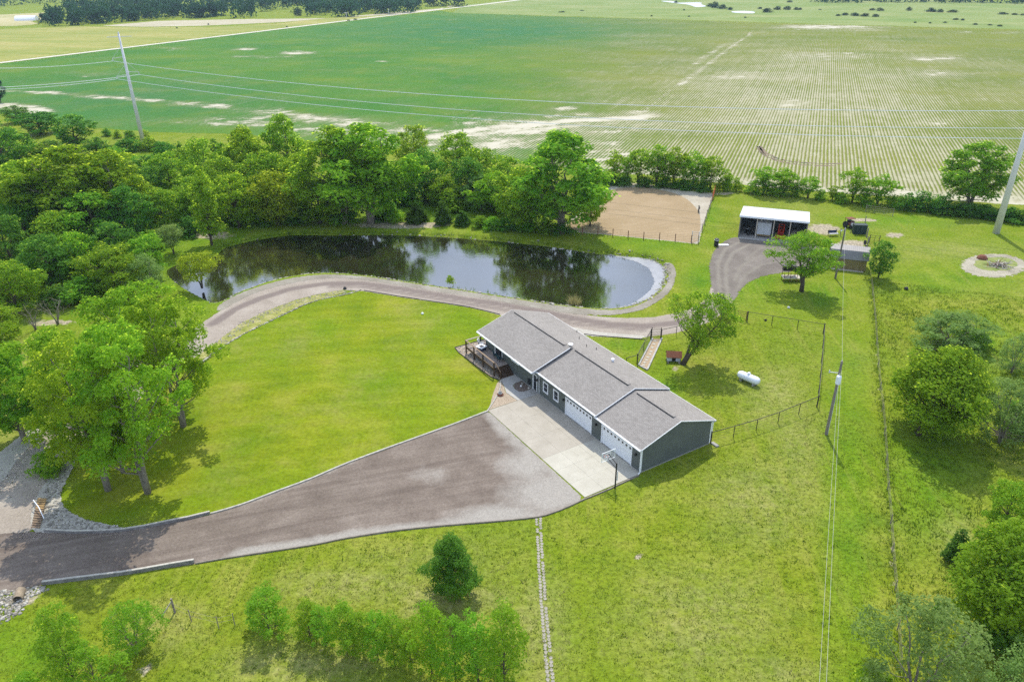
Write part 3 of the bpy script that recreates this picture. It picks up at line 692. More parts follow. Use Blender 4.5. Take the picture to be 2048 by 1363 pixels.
SL = 0.325
SEC = [  # u0, u1, front eave v, z at front eave, roof u0, roof u1
    ('A', -31.1, -18.51, -1.10, 5.12, -31.3, -18.22),
    ('B', -18.51, -7.18, -0.36, 4.93, -18.60, -7.02),
    ('C', -7.18, 0.0, -0.30, 4.68, -7.30, 0.20)]
def wall_with_holes(u0, u1, y0, y1, z0, z1, holes, name='wall'):
    m = MB(); cuts = sorted({u0, u1, *[h[0] for h in holes], *[h[1] for h in holes]})
    for a, b in zip(cuts[:-1], cuts[1:]):
        hs = [h for h in holes if h[0] <= a and h[1] >= b]
        if not hs: m.box(a, b, y0, y1, z0, z1)
        else:
            h = hs[0]
            if h[2] > z0 + 0.01: m.box(a, b, y0, y1, z0, h[2])
            if h[3] < z1 - 0.01: m.box(a, b, y0, y1, h[3], z1)
    return m
FR = [(-12.93, -8.16, 0.05, 2.30), (-6.30, -1.46, 0.05, 2.30)]          # garage doors
ED = (-19.66, -18.86, 0.12, 2.20)                                        # entry door
WN = [(-17.42, -16.58, 0.95, 2.15), (-15.30, -14.46, 0.95, 2.15)]
holes = FR + [ED] + WN + [(-28.6, -26.9, 1.0, 3.1), (-24.6, -23.0, 1.9, 3.1)]
for n_, u0, u1, ve, zr, r0, r1 in SEC:
    we = zr - SL * (HM - (0.58 if n_ == 'A' else 0)) - 0.17                                            # wall top under the eave
    m = wall_with_holes(u0, u1, 0.0, 0.14, 0.12, we, [h for h in holes if h[0] >= u0 - 0.01 and h[1] <= u1 + 0.4])
    wb = 4.93 - SL * HM - 0.2 if n_ == 'A' else we
    m.box(u0, u1, HW - 0.14, HW, 0.12, wb)
    for u in ((u0, u0 + 0.14) if n_ == 'A' else (u0 + 0.003, u0 + 0.12), (u1 - 0.14, u1 - 0.002)):
        m.plate([(u[0], 0.14, 0.12), (u[0], HW - 0.14, 0.12), (u[0], HW - 0.14, wb), (u[0], HM - (0.58 if n_ == 'A' else 0), zr - 0.2), (u[0], 0.14, we)], (u[1] - u[0], 0, 0))
    m.build('wall', MAT['siding'], house)
    MB().box(u0 + (0.01 if n_ != 'A' else 0), u1 - (0.01 if n_ != 'C' else 0), -0.03, HW + 0.03, -0.05, 0.12).build('foundation', MAT['concrete_old'], house)
    roof = None
    for side in (0, 1):
        RV = HM - 0.58 if n_ == 'A' else HM                             # the left ridge sits a little forward: its rear slope runs on from the middle one
        vo = ve if side == 0 else (2 * HM + 0.36 if n_ == 'A' else 2 * HM - ve)
        ze = zr - SL * abs(RV - vo)
        r0b = r0 if not (n_ == 'B' and side == 1) else -18.213
        th = 0.11
        m = MB().plate([(r0b, RV, zr), (r1, RV, zr), (r1, vo, ze), (r0b, vo, ze)], (0, 0, -th))
        roof = m.build('roof', MAT['shingle'], house)
        s_ = -1 if side == 0 else 1
        g = MB().box(r0b, r1, min(vo, vo + s_ * 0.05), max(vo, vo + s_ * 0.05), ze - 0.24, ze - 0.012); g.build('fascia', MAT['white_paint'], roof)
        for ue, sg in ((r0b, -1), (r1, 1)):
            if side == 1 and (n_, sg) in (('A', 1), ('B', -1)): continue
            MB().plate([(ue, RV, zr - 0.012), (ue, vo, ze - 0.012), (ue, vo, ze - 0.10), (ue, RV, zr - 0.10)], (sg * 0.05, 0, 0)).build('rake_board', MAT['white_paint'], roof)
        if side == 0:
            MB().box(r0 + 0.02, r1 - 0.02, vo - 0.16, vo - 0.055, ze - 0.15, ze - 0.04).build('gutter', MAT['white_paint'], roof)
        MB().box(r0 + 0.02, r1 - 0.02, min(vo, s_ * 0.02 + (0 if side == 0 else HW)), max(vo, s_ * 0.02 + (0 if side == 0 else HW)), ze - 0.235, ze - 0.215).build('soffit', MAT['white_paint'], roof)
    MB().box(r0 + 0.9, r1 - 0.9, RV - 0.20, RV + 0.18, zr - 0.03, zr + 0.055).build('ridge_vent', MAT['black_metal'] if False else MAT['shingle'], roof)
    MB().box(r0 + 0.9, r1 - 0.9, RV - 0.235, RV - 0.203, zr - 0.07, zr + 0.03).build('vent_shade', MAT['black_metal'], roof)  # black strip standing in for the shade in front of the ridge vent
# white trim
for u, v, z1 in ((0.0, 0.0, 2.78), (0.0, HW, 2.78)):
    MB().box(u - 0.12, u + 0.03, v - 0.03 if v == 0 else v - 0.12, v + 0.12 if v == 0 else v + 0.03, 0.12, z1).build('corner_trim', MAT['white_paint'], house)
MB().tube([(0.05, -0.34, 2.86), (0.06, -0.12, 2.66), (0.07, -0.09, 2.5), (0.07, -0.09, 0.16), (0.12, -0.34, 0.06)], 0.055, 6).build('downspout', MAT['white_paint'], house)
MB().tube([(0.05, HW + 0.34, 2.86), (0.05, HW + 0.12, 2.66), (0.05, HW + 0.1, 0.16)], 0.05, 6).build('downspout', MAT['white_paint'], house)
MB().tube([(-18.25, -0.34, 3.1), (-18.25, -0.10, 2.85), (-18.25, -0.08, 0.2)], 0.04, 6).build('downspout', MAT['white_paint'], house)
# garage doors: four folding panels, a row of eight small lights in the top one
for u0, u1, z0, z1 in FR:
    d = empty('garage_door', (0, 0, 0), parent=house)
    tr = MB().box(u0 - 0.09, u0 + 0.02, -0.035, 0.16, 0.02, z1 + 0.09).box(u1 - 0.02, u1 + 0.09, -0.035, 0.16, 0.02, z1 + 0.09).box(u0 + 0.02, u1 - 0.02, -0.035, 0.16, z1 - 0.02, z1 + 0.09)
    tr.build('door_frame', MAT['white_paint'], d)
    ph = (z1 - 0.02 - 0.03) / 4
    for k in range(4):
        MB().box(u0 + 0.02, u1 - 0.02, 0.05, 0.10, 0.03 + k * ph + 0.006, 0.03 + (k + 1) * ph - 0.006).build('door_panel', MAT['white_paint'], d)
    for k in range(8):
        uc = u0 + (k + 0.5) * (u1 - u0) / 8
        MB().box(uc - 0.13, uc + 0.13, 0.040, 0.049, 0.03 + 3.28 * ph, 0.03 + 3.72 * ph).build('window_pane', MAT['dark_glass'], d)
# entry door
d = empty('entry_door', (0, 0, 0), parent=house)
u0, u1, z0, z1 = ED
MB().box(u0 - 0.08, u0 + 0.04, -0.035, 0.15, z0, z1 + 0.1).box(u1 - 0.04, u1 + 0.08, -0.035, 0.15, z0, z1 + 0.1).box(u0 + 0.04, u1 - 0.04, -0.035, 0.15, z1 - 0.02, z1 + 0.1).build('door_frame', MAT['white_paint'], d)
MB().box(u0 + 0.04, u1 - 0.04, 0.03, 0.09, z0, z1 - 0.02).build('door_leaf', MAT['dark_glass'], d)
MB().box(u1 - 0.16, u1 - 0.11, -0.01, 0.028, 1.0, 1.2).build('handle', MAT['steel'], d)
MB().box(u0 - 0.1, u1 + 0.1, -0.75, -0.037, 0.047, 0.11).build('doorstep', MAT['concrete_old'], d)
# windows
for u0, u1, z0, z1 in WN + [(-28.6, -26.9, 1.0, 3.1), (-24.6, -23.0, 1.9, 3.1)]:
    w = empty('window', (0, 0, 0), parent=house)
    MB().box(u0 - 0.11, u0 + 0.03, -0.035, 0.15, z0 - 0.11, z1 + 0.11).box(u1 - 0.03, u1 + 0.11, -0.035, 0.15, z0 - 0.11, z1 + 0.11).box(u0 + 0.03, u1 - 0.03, -0.035, 0.15, z0 - 0.11, z0 + 0.03).box(u0 + 0.03, u1 - 0.03, -0.035, 0.15, z1 - 0.03, z1 + 0.11).build('window_frame', MAT['white_paint'], w)
    zm = (z0 + z1) / 2
    MB().box(u0 + 0.03, u1 - 0.03, 0.04, 0.06, z0 + 0.03, zm - 0.02).build('pane', MAT['dark_glass'], w)
    MB().box(u0 + 0.03, u1 - 0.03, 0.02, 0.04, zm + 0.02, z1 - 0.03).build('pane', MAT['dark_glass'], w)
    MB().box(u0 + 0.03, u1 - 0.03, 0.0, 0.03, zm - 0.02, zm + 0.02).build('sash_bar', MAT['pale_grey'], w)
# lamps beside the doors
for u in (-13.25, -7.22, -0.72, -18.55):
    m = MB().box(u - 0.07, u + 0.07, -0.03, -0.001, 1.75, 2.0)
    m.lathe([(0.03, -0.26), (0.11, -0.2), (0.12, 0.0), (0.05, 0.06)], (u, -0.16, 1.98), 8)
    m.build('wall_lamp', MAT['black_metal'], house)
# things standing on the roof
def on_roof(u, v, zr): return zr - SL * abs(HM - v)                       # measured on the middle and right roofs
for u, v, zr, r, h, mat in ((-14.42, 7.79, 4.93, 0.19, 0.38, 'white_metal'), ):
    z = on_roof(u, v, zr)
    MB().lathe([(r * 0.75, -0.08), (r * 0.75, h * 0.6), (r, h * 0.62), (r, h * 0.95), (r * 0.5, h)], (u, v, z), 12).build('flue', MAT[mat], house, smooth=False)
for u, v, zr in ((-21.5, 8.1, 4.93), (-18.9, 7.3, 4.93), (-18.0, 8.1, 4.93), (-24.0, 9.6, 4.93)):
    z = on_roof(u, v, zr)
    MB().tube([(u, v, z - 0.05), (u, v, z + 0.32)], 0.045, 6).build('vent_pipe', MAT['black_metal'], house)
p = (-18.75, 4.75, 4.98)
m = MB().lathe([(0.05, 0.0), (0.05, 0.14), (0.26, 0.19), (0.30, 0.30), (0.02, 0.36)], p, 10)
m.build('satellite_dish', MAT['white_metal'], house)
MB().box(0.05, 0.95, HW + 0.12, HW + 0.5, 0.01, 0.14).build('splash_block', MAT['concrete_old'], house)

# ------------------------------------------------------------------ front deck with stairs
deck = empty('front_deck', HO, HA, 'raised wooden front deck with brown post railing beside the house', 'deck')
DV, DU0, DU1, DZ = -2.25, -32.25, -25.35, 0.92
v = DV + 0.05
k = 0
while v < 3.6:
    e = -0.02 if v > -0.2 else 0
    u1 = DU1 if v < -0.08 else -31.28
    MB().box(DU0, u1, v, v + 0.135, DZ - 0.04, DZ).build('deck_board', MAT['deck_wood'], deck)
    v += 0.145
MB().box(DU0, DU1, DV - 0.0, DV + 0.045, DZ - 0.26, DZ - 0.045).box(DU0, DU0 + 0.045, DV + 0.05, 3.6, DZ - 0.26, DZ - 0.045).build('rim_joist', MAT['dark_wood'], deck)
posts = [(DU0, DV - 0.08), (-30.1, DV - 0.08), (-27.75, DV - 0.08), (-25.0, DV - 0.08), (DU0, -0.1), (DU0, 1.9), (DU0, 3.55)]
for u, vv in posts:
    MB().box(u - 0.075, u + 0.075, vv - 0.075, vv + 0.075, 0.0, DZ + 1.0).build('post', MAT['dark_wood'], deck)
MB().box(DU0 - 0.1, -24.9, DV - 0.18, DV + 0.02, DZ + 1.003, DZ + 1.05).build('top_rail', MAT['rail_wood'], deck)
MB().box(DU0 - 0.1, DU0 + 0.1, DV + 0.023, 3.63, DZ + 1.003, DZ + 1.05).build('top_rail', MAT['deck_wood'], deck)
MB().box(DU0 + 0.08, -25.08, DV - 0.10, DV - 0.06, DZ + 0.12, DZ + 0.21).build('lower_rail', MAT['rail_wood'], deck)
for i in range(3):                                                       # thin cable runs of the railing
    z = DZ + 0.35 + 0.2 * i
    MB().bar((DU0 + 0.08, DV - 0.08, z), (-25.08, DV - 0.08, z), 0.02, 0.02).build('cable', MAT['black_metal'], deck)
for i in range(5):
    z = DZ - 0.17 * (i + 1); u = DU1 + 0.002 + 0.29 * i
    MB().box(u, u + 0.31, DV + 0.25, -0.06, z - 0.04, z).build('stair_tread', MAT['dark_wood'], deck)
    MB().box(u, u + 0.03, DV + 0.25, -0.06, z + 0.002, z + 0.13).build('stair_riser', MAT['dark_wood'], deck)
sp = (-23.85, DV + 0.18)
MB().box(sp[0] - 0.06, sp[0] + 0.06, sp[1] - 0.06, sp[1] + 0.06, 0, 1.0).build('post', MAT['dark_wood'], deck)
MB().bar((-24.95, DV + 0.10, DZ + 0.96), (sp[0], sp[1], 1.02), 0.09, 0.05).build('stair_rail', MAT['rail_wood'], deck)
MB().bar((-25.0, DV + 0.19, DZ - 0.14), (sp[0], DV + 0.19, 0.10), 0.05, 0.22).build('stringer', MAT['dark_wood'], deck)

def hthing(name, u, v, z, rz, label, cat, group=None):
    return empty(name, hpt(u, v, z), HA + rz, label, cat, group)
# deck furniture
def patio_chair(u, v, rz, mat, label):
    c = hthing('patio_chair', u, v, DZ, rz, label, 'chair', 'patio chairs on the deck')
    MB().box(-0.3, 0.3, -0.3, 0.3, 0.30, 0.42).build('seat', mat, c)
    MB().plate([(-0.3, 0.24, 0.42), (0.3, 0.24, 0.42), (0.3, 0.42, 0.95), (-0.3, 0.42, 0.95)], (0, 0.09, 0.02)).build('backrest', mat, c)
    for sx in (-1, 1):
        MB().box(sx * 0.36 - 0.04, sx * 0.36 + 0.04, -0.3, 0.34, 0.56, 0.62).build('armrest', MAT['navy'], c)
        for sy in (-0.27, 0.27): MB().box(sx * 0.33 - 0.025, sx * 0.33 + 0.025, sy - 0.025, sy + 0.025, 0, 0.56 if sy < 0 else 0.56).build('leg', MAT['navy'], c)
patio_chair(-31.75, 1.0, 1.8, MAT['pale_grey'], 'pale cushioned patio chair near the far deck corner')
patio_chair(-31.55, -0.4, 2.3, MAT['pale_grey'], 'pale cushioned patio chair beside the square fire table')
patio_chair(-31.7, 2.2, 1.4, MAT['navy'], 'dark blue patio chair at the far end of the deck')
ft = hthing('fire_table', -30.55, -0.95, DZ, 0.3, 'square fire table with pale rim and dark pit on the deck', 'table')
MB().box(-0.42, 0.42, -0.42, 0.42, 0.0, 0.45).build('base', MAT['navy'], ft)
MB().box(-0.55, 0.55, -0.55, -0.28, 0.453, 0.52).box(-0.55, 0.55, 0.28, 0.55, 0.453, 0.52).box(-0.55, -0.28, -0.28, 0.28, 0.453, 0.52).box(0.28, 0.55, -0.28, 0.28, 0.453, 0.52).build('rim', MAT['white_metal'], ft)
MB().box(-0.27, 0.27, -0.27, 0.27, 0.452, 0.475).build('fire_bowl', MAT['black_metal'], ft)
for u, v, rz, lab in ((-26.6, -0.55, 3.2, 'dark teal chair under the eave by the stair head'), (-27.7, -0.5, 2.9, 'dark teal chair under the eave further from the stairs')):
    c = hthing('porch_chair', u, v, DZ, rz, lab, 'chair', 'dark chairs under the eave')
    MB().box(-0.28, 0.28, -0.28, 0.25, 0.36, 0.46).build('seat', MAT['teal'], c)
    MB().plate([(-0.28, 0.2, 0.46), (0.28, 0.2, 0.46), (0.28, 0.34, 1.05), (-0.28, 0.34, 1.05)], (0, 0.06, 0)).build('backrest', MAT['teal'], c)
    for sx in (-0.24, 0.24):
        for sy in (-0.24, 0.2): MB().box(sx - 0.025, sx + 0.025, sy - 0.025, sy + 0.025, 0, 0.36).build('leg', MAT['black_metal'], c)

# ------------------------------------------------------------------ concrete pad, walk and beds (house frame)
def conc(name, c0, c1):
    t = NT(name)
    nz = t.noise(0.5, 5, 0.65)
    col = t.ramp(nz, [(0.3, c0), (0.7, c1)])
    col = t.mix(t.ramp(t.noise(1.8, 5, 0.7), [(0.52, 0.0), (0.75, 0.38)]), col, tuple(c * 0.72 for c in c0))
    col = t.mix(1.0, col, t.ramp(t.noise(14, 3), [(0.3, 0.95), (0.7, 1.05)]), 'MULTIPLY')
    return t.done(t.bsdf(col, 0.85, t.bump(t.noise(12, 4), 0.15, 0.01), 0.25))
MAT['conc_old'] = conc('conc_old', (0.30, 0.272, 0.222), (0.37, 0.34, 0.285))
MAT['conc_new'] = conc('conc_new', (0.36, 0.34, 0.28), (0.43, 0.41, 0.345))
MAT['conc_walk'] = conc('conc_walk', (0.33, 0.32, 0.295), (0.39, 0.38, 0.355))
pad = empty('concrete_pad', HO, HA, kind='structure')
us = [-18.45, -14.7, -10.95, -7.25, -4.8, -2.35, 0.12]
vs = [-7.02, -4.7, -2.35, -0.035]
g = 0.007
for i in range(6):
    for j in range(3):
        a0, a1, b0, b1 = us[i] + g, us[i + 1] - g, vs[j] + g, vs[j + 1] - g
        if i == 0 and j == 1: a0 += 0.0
        MB().box(a0, a1, b0, b1, -0.05, 0.045 + 0.002 * ((i * 7 + j * 3) % 3)).build('slab', MAT['conc_new'] if i >= 3 else MAT['conc_old'], pad)
wl = MB().prism([(-23.88, -0.045), (-22.14, -0.045), (-22.12, -1.0), (-21.7, -1.62), (-20.9, -1.85), (-20.1, -1.75), (-19.77, -1.25), (-19.77, -0.045), (-18.475, -0.045), (-18.475, -2.95), (-20.75, -3.15), (-22.4, -2.5), (-23.88, -2.1)], -0.05, 0.045)
wl.build('slab', MAT['conc_walk'], pad)
t = NT('bed_gravel'); MAT['bed_gravel'] = t.done(t.bsdf(t.ramp(t.noise(6, 5, 0.7), [(0.3, (0.20, 0.155, 0.11)), (0.5, (0.33, 0.265, 0.195)), (0.7, (0.44, 0.38, 0.30))]), 0.95, t.bump(t.noise(7, 4, 0.7), 0.8, 0.05), 0.1))
t = NT('bed_mulch'); MAT['mulch'] = t.done(t.bsdf(t.ramp(t.noise(6, 5, 0.7), [(0.3, (0.085, 0.06, 0.05)), (0.5, (0.155, 0.12, 0.10)), (0.7, (0.25, 0.21, 0.18))]), 0.95, t.bump(t.noise(7, 4, 0.7), 0.8, 0.05), 0.1))
P = [(-23.75, -2.15), (-22.4, -2.55), (-20.78, -3.2), (-18.5, -3.0), (-18.55, -6.95), (-19.6, -6.0), (-20.9, -5.0), (-22.2, -3.9), (-23.3, -2.9)]
o = MB().prism(P, -0.03, 0.032).build('gravel_bed', MAT['bed_gravel']); o.location = HO; o.rotation_euler = (0, 0, HA); tag(o, kind='structure')
P = [(-22.1, -0.03), (-22.08, -0.95), (-21.65, -1.57), (-20.9, -1.8), (-20.15, -1.7), (-19.8, -1.2), (-19.8, -0.03)]
o = MB().prism(P, -0.03, 0.036).build('mulch_bed', MAT['mulch']); o.location = HO; o.rotation_euler = (0, 0, HA); tag(o, kind='structure')
P = [(-34.5, -2.85), (-33.0, -3.1), (-31.3, -3.05), (-29.0, -3.0), (-27.0, -2.95), (-25.0, -2.8), (-23.9, -2.4), (-23.9, -0.05), (-31.0, -0.05), (-31.2, 4.2), (-34.4, 4.2)]
o = MB().prism(P, -0.03, 0.028).build('rock_bed', MAT['bed_gravel']); o.location = HO; o.rotation_euler = (0, 0, HA); tag(o, kind='structure')
def edging(name, pts, mat, w, h, label, cat, frame=True, group=None):
    """low border strips: one thing, its lengths as parts"""
    e = empty(name, HO if frame else (0, 0, 0), HA if frame else 0, label, cat, group)
    for a, b in zip(pts[:-1], pts[1:]):
        MB().bar((a[0], a[1], h / 2), (b[0], b[1], h / 2), w, h).build('border_length', mat, e)
    return e
edging('bed_edging', [(-34.4, 4.2), (-34.5, -2.85), (-33.0, -3.1), (-31.3, -3.05), (-29.0, -3.0), (-27.0, -2.95), (-25.0, -2.8), (-23.85, -2.35)], MAT['black_metal'], 0.06, 0.12, 'black edging strip round the rock bed under the deck', 'edging')

# ------------------------------------------------------------------ borders, walls, paths
MAT['wall_grey'] = plain('wall_grey', (0.20, 0.19, 0.18), 0.9, 0.35, 2, bump=0.4)
def wpts(pts, n=1): return smooth(pix(pts), n, False)
def wall_run(name, pts, mat, w, h, label, cat, z0=0.0, n=1, part='wall_length'):
    e = empty(name, (0, 0, 0), 0, label, cat)
    L = wpts(pts, n)
    for i, (a, b) in enumerate(zip(L[:-1], L[1:])):
        hh = h + 0.006 * (i % 3)
        MB().bar((a[0], a[1], z0 + hh / 2), (b[0], b[1], z0 + hh / 2), w, hh).build(part, mat, e)
        if part == 'wall_length': MB().bar((a[0], a[1], z0 + hh + 0.027), (b[0], b[1], z0 + hh + 0.027), w * 0.8, 0.05).build('coping', MAT['stone'], e)
    return e
wall_run('retaining_wall', [(86, 1168), (140, 1161), (190, 1155), (240, 1149), (290, 1141), (340, 1132), (389, 1124)], MAT['wall_grey'], 0.24, 0.32, 'low concrete retaining wall along the near edge of the dark driveway', 'wall')
wall_run('retaining_wall', [(90, 1062), (150, 1065), (200, 1064), (240, 1062), (290, 1054), (330, 1046), (375, 1037), (420, 1026)], MAT['wall_grey'], 0.22, 0.24, 'low retaining wall between driveway, grey rocks and shaded lawn', 'wall')
wall_run('drive_edging', [(391, 1127), (460, 1115), (560, 1100), (630, 1089), (700, 1075), (800, 1060), (900, 1050), (1000, 1042), (1075, 1034), (1110, 1024), (1142, 1011), (1170, 998), (1215, 980), (1240, 968), (1278, 951)], MAT['grey_post'], 0.10, 0.13, 'dark edging between gravel drive and the rough grass below it', 'edging', n=3, part='edging_length')
wall_run('drive_edging', [(421, 1027), (480, 1010), (560, 980), (620, 958), (700, 924), (800, 887), (900, 851), (976, 822)], MAT['stone'], 0.16, 0.12, 'pale edging between the mown lawn and the driveway', 'edging', n=3, part='edging_length')
wall_run('drive_edging', [(728, 581), (800, 593), (870, 603.5), (940, 614.5), (1000, 629)], MAT['black_metal'], 0.07, 0.10, 'thin black edging between lawn and dam road', 'edging', n=2, part='edging_length')
wall_run('drive_edging', [(1168, 668), (1200, 672), (1240, 675), (1290, 679)], MAT['black_metal'], 0.07, 0.10, 'thin black edging behind the house by the pale gravel', 'edging', n=2, part='edging_length')

def rock_mesh(name, seed, mat):
    r = np.random.default_rng(seed)
    bm = bmesh.new(); bmesh.ops.create_icosphere(bm, subdivisions=1, radius=1.0)
    for v in bm.verts: v.co = v.co * (0.75 + 0.45 * r.random())
    me = bpy.data.meshes.new(name); bm.to_mesh(me); bm.free(); me.materials.append(mat); return me
t = NT('rock_grey'); orn = t.n('ObjectInfo').outputs['Random']; isl = t.n('NewGeometry').outputs['Random Per Island']
MAT['rock'] = t.done(t.bsdf(t.mix(1.0, t.ramp(t.math('FRACT', t.math('ADD', orn, isl)), [(0.0, (0.17, 0.155, 0.13)), (0.5, (0.30, 0.28, 0.24)), (1.0, (0.46, 0.435, 0.385))]), t.ramp(t.noise(3, 4), [(0.3, 0.85), (0.7, 1.1)]), 'MULTIPLY'), 0.92, t.bump(t.noise(6, 4), 0.4, 0.05), 0.15))
ROCKS = [rock_mesh('stone', i, MAT['rock']) for i in range(6)]
def rock_parts(pts, size, parent, jitter=0.0, name='stone', flat=0.6):
    for i, p in enumerate(pts):
        o = obj(name, ROCKS[i % 6], parent)
        s_ = size * random.uniform(0.7, 1.3)
        o.scale = (s_ * random.uniform(0.8, 1.3), s_ * random.uniform(0.8, 1.2), s_ * flat)
        o.location = (p[0] + random.uniform(-jitter, jitter), p[1] + random.uniform(-jitter, jitter), s_ * flat * 0.5)
        o.rotation_euler = (0, 0, random.uniform(0, 6))
def walk(L, step):
    L = np.asarray(L); seg = np.linalg.norm(np.diff(L, axis=0), axis=1); cum = np.r_[0, np.cumsum(seg)]
    q = np.arange(0, cum[-1], step)
    return np.c_[np.interp(q, cum, L[:, 0]), np.interp(q, cum, L[:, 1])]
e = empty('stone_border', (0, 0, 0), 0, 'curved border of pale stones round the top of the lawn', 'border')
L = walk(wpts([(722, 580), (700, 587), (650, 597), (610, 609), (570, 628), (520, 652), (480, 672), (440, 697), (412, 718), (385, 737)], 4), 0.30)
rock_parts(L, 0.17, e, 0.06)
e = empty('brick_border', (0, 0, 0), 0, 'row of small tan bricks between lawn and gravel bed', 'border')
for i, p in enumerate(walk(wpts([(1001, 764), (1000, 778), (992, 795), (984, 808), (975, 822)], 4), 0.24)):
    MB().box(-0.10, 0.10, -0.07, 0.07, 0, 0.10 + 0.01 * (i % 3)).build('brick', MAT['stone'], e, loc=(p[0], p[1], 0), rz=1.2 + 0.05 * (i % 5))

def scatter_rocks(name, pts, smin, smax, zf, label=None, **k):
    """one heap of loose rocks nobody could count"""
    base = [np.array([v.co[:] for v in m.vertices], np.float32) for m in ROCKS]
    F0 = np.array([p.vertices[:] for p in ROCKS[0].polygons], np.int32)
    n = len(pts); V = np.empty((n, 12, 3), np.float32); nv = len(base[0])
    V = np.empty((n, nv, 3), np.float32)
    a = rng.uniform(0, 6.28, n); sc = smin + (smax - smin) * rng.random(n) ** 2.2
    for i in range(n):
        b = base[i % 6] * sc[i] * (1.2, 0.9, 0.6)
        ca, sa = math.cos(a[i]), math.sin(a[i])
        V[i, :, 0] = b[:, 0] * ca - b[:, 1] * sa + pts[i, 0]
        V[i, :, 1] = b[:, 0] * sa + b[:, 1] * ca + pts[i, 1]
        V[i, :, 2] = b[:, 2] + zf[i] + sc[i] * 0.12
    F = (F0[None] + (np.arange(n) * nv)[:, None, None]).reshape(-1, 3)
    return obj(name, quick_mesh(name, V.reshape(-1, 3), F, MAT['rock']), kind='stuff', **k)
# rocks along the shore: dense on the dam side and round the right end
pts = []
for i, p in enumerate(walk(np.r_[pond_line, pond_line[:1]], 0.28)):
    u, v = seen(p[0], p[1], WATER_Z)
    dens = 3 if (v > 540 and u > 425) or u > 1215 else (1 if u > 1000 and rng.random() < 0.8 else 0)
    if dens == 0 and rng.random() < (0.5 if u > 760 else 0.10): dens = 1
    for _ in range(dens): pts.append((p[0] + rng.normal(0, 0.55), p[1] + rng.normal(0, 0.55)))
pts = np.array(pts); d = sdf(pts, pond_line); pts = pts[(d < 0.35) & (d > -1.7)]
scatter_rocks('riprap', pts, 0.07, 0.30, pond_z(pts))
def fill(poly, n):
    poly = np.asarray(poly); lo, hi = poly.min(0), poly.max(0)
    q = rng.uniform(lo, hi, (n, 2)); return q[sdf(q, poly) > 0.05]
q = fill(smooth(pix([(96, 1058), (66, 1035), (82, 985), (104, 955), (130, 925), (150, 905), (160, 905), (140, 945), (126, 975), (120, 1000), (138, 1024), (180, 1040), (240, 1052), (240, 1058), (150, 1060)]), 3), 2600)
scatter_rocks('drainage_rocks', q, 0.06, 0.20, np.full(len(q), 0.02))
q = fill(pix([(0, 1180), (60, 1172), (95, 1170), (100, 1180), (60, 1195), (45, 1225), (0, 1250), (-40, 1230)]), 900)
scatter_rocks('culvert_rocks', q, 0.06, 0.18, np.full(len(q), 0.0))
q = np.array([hpt(u, v)[:2] for u, v in fill([(-34.3, -2.75), (-33, -3.0), (-29, -2.9), (-25, -2.7), (-24, -2.35), (-24, -1.6), (-30.9, -0.6), (-31.3, 4), (-34.3, 4)], 1900)])
scatter_rocks('deck_rocks', q, 0.05, 0.13, np.full(len(q), 0.03))
for pts_, w_, n_ in (([(432, 692), (480, 655), (520, 632), (560, 616), (610, 600), (650, 590), (700, 582)], 0.5, 900), ([(0, 985), (30, 950), (60, 915), (100, 880)], 0.9, 500)):
    L = walk(wpts(pts_, 4), 0.05); q = L[rng.integers(0, len(L), n_)] + rng.normal(0, w_, (n_, 2))
    scatter_rocks('roadside_stones', q, 0.03, 0.12, np.full(n_, 0.02))

# paver path down the rough grass: two staggered columns of six-sided stones
path = empty('paver_path', (0, 0, 0), 0, 'narrow path of pale six sided pavers running down the rough grass', 'path')
L = wpts([(1077, 1038), (1079, 1080), (1083, 1150), (1089, 1230), (1096, 1310), (1101, 1365), (1104, 1400)], 6)
MAT['paver'] = plain('paver', (0.29, 0.27, 0.225), 0.9, 0.35, 2, bump=0.4)
hexm = []
for i in range(4):
    r = np.random.default_rng(40 + i)
    hexm.append(MB().prism([(0.15 * math.cos(math.pi / 3 * k + 0.5) * (0.9 + 0.2 * r.random()), 0.165 * math.sin(math.pi / 3 * k + 0.5) * (0.9 + 0.2 * r.random())) for k in range(6)], -0.02, 0.03).mesh('paver', MAT['paver']))
for i, p in enumerate(walk(L, 0.34)):
    for s_ in (-1, 1):
        if random.random() < 0.06: continue
        o = obj('paver', hexm[random.randrange(4)], path)
        o.location = (p[0] + s_ * 0.165 + random.uniform(-0.03, 0.03), p[1] + 0.17 * (s_ > 0) + random.uniform(-0.03, 0.03), random.uniform(-0.01, 0.01))
        o.rotation_euler = (random.uniform(-0.03, 0.03), random.uniform(-0.03, 0.03), random.uniform(-0.2, 0.2))

# walk with stepping stones from the rear gate to the house
rear = empty('garden_walk', (0, 0, 0), 0, 'narrow gravel walk with stepping stones between two kerbs behind the house', 'path')
wl_, wr_ = pix([(1279, 731), (1307, 677)]), pix([(1293, 739), (1322, 677)])
t = NT('walk_gravel'); MAT['walk_gravel'] = t.done(t.bsdf(t.ramp(t.noise(6, 5, 0.7), [(0.3, (0.26, 0.19, 0.12)), (0.7, (0.42, 0.33, 0.23))]), 0.95, t.bump(t.noise(8, 4), 0.6, 0.03), 0.1))
MB().prism([tuple(wl_[0]), tuple(wr_[0]), tuple(wr_[1]), tuple(wl_[1])], -0.03, 0.03).build('gravel_strip', MAT['walk_gravel'], rear)
for a, b in (wl_, wr_):
    pass
for s_, L in ((-1, wl_), (1, wr_)):
    n_ = 6
    for k in range(n_):
        a = L[0] + (L[1] - L[0]) * (k + 0.02) / n_; b = L[0] + (L[1] - L[0]) * (k + 0.98) / n_
        MB().bar((a[0] + s_ * 0.12, a[1], 0.09), (b[0] + s_ * 0.12, b[1], 0.09), 0.22, 0.18).build('kerb', MAT['conc_walk'], rear)
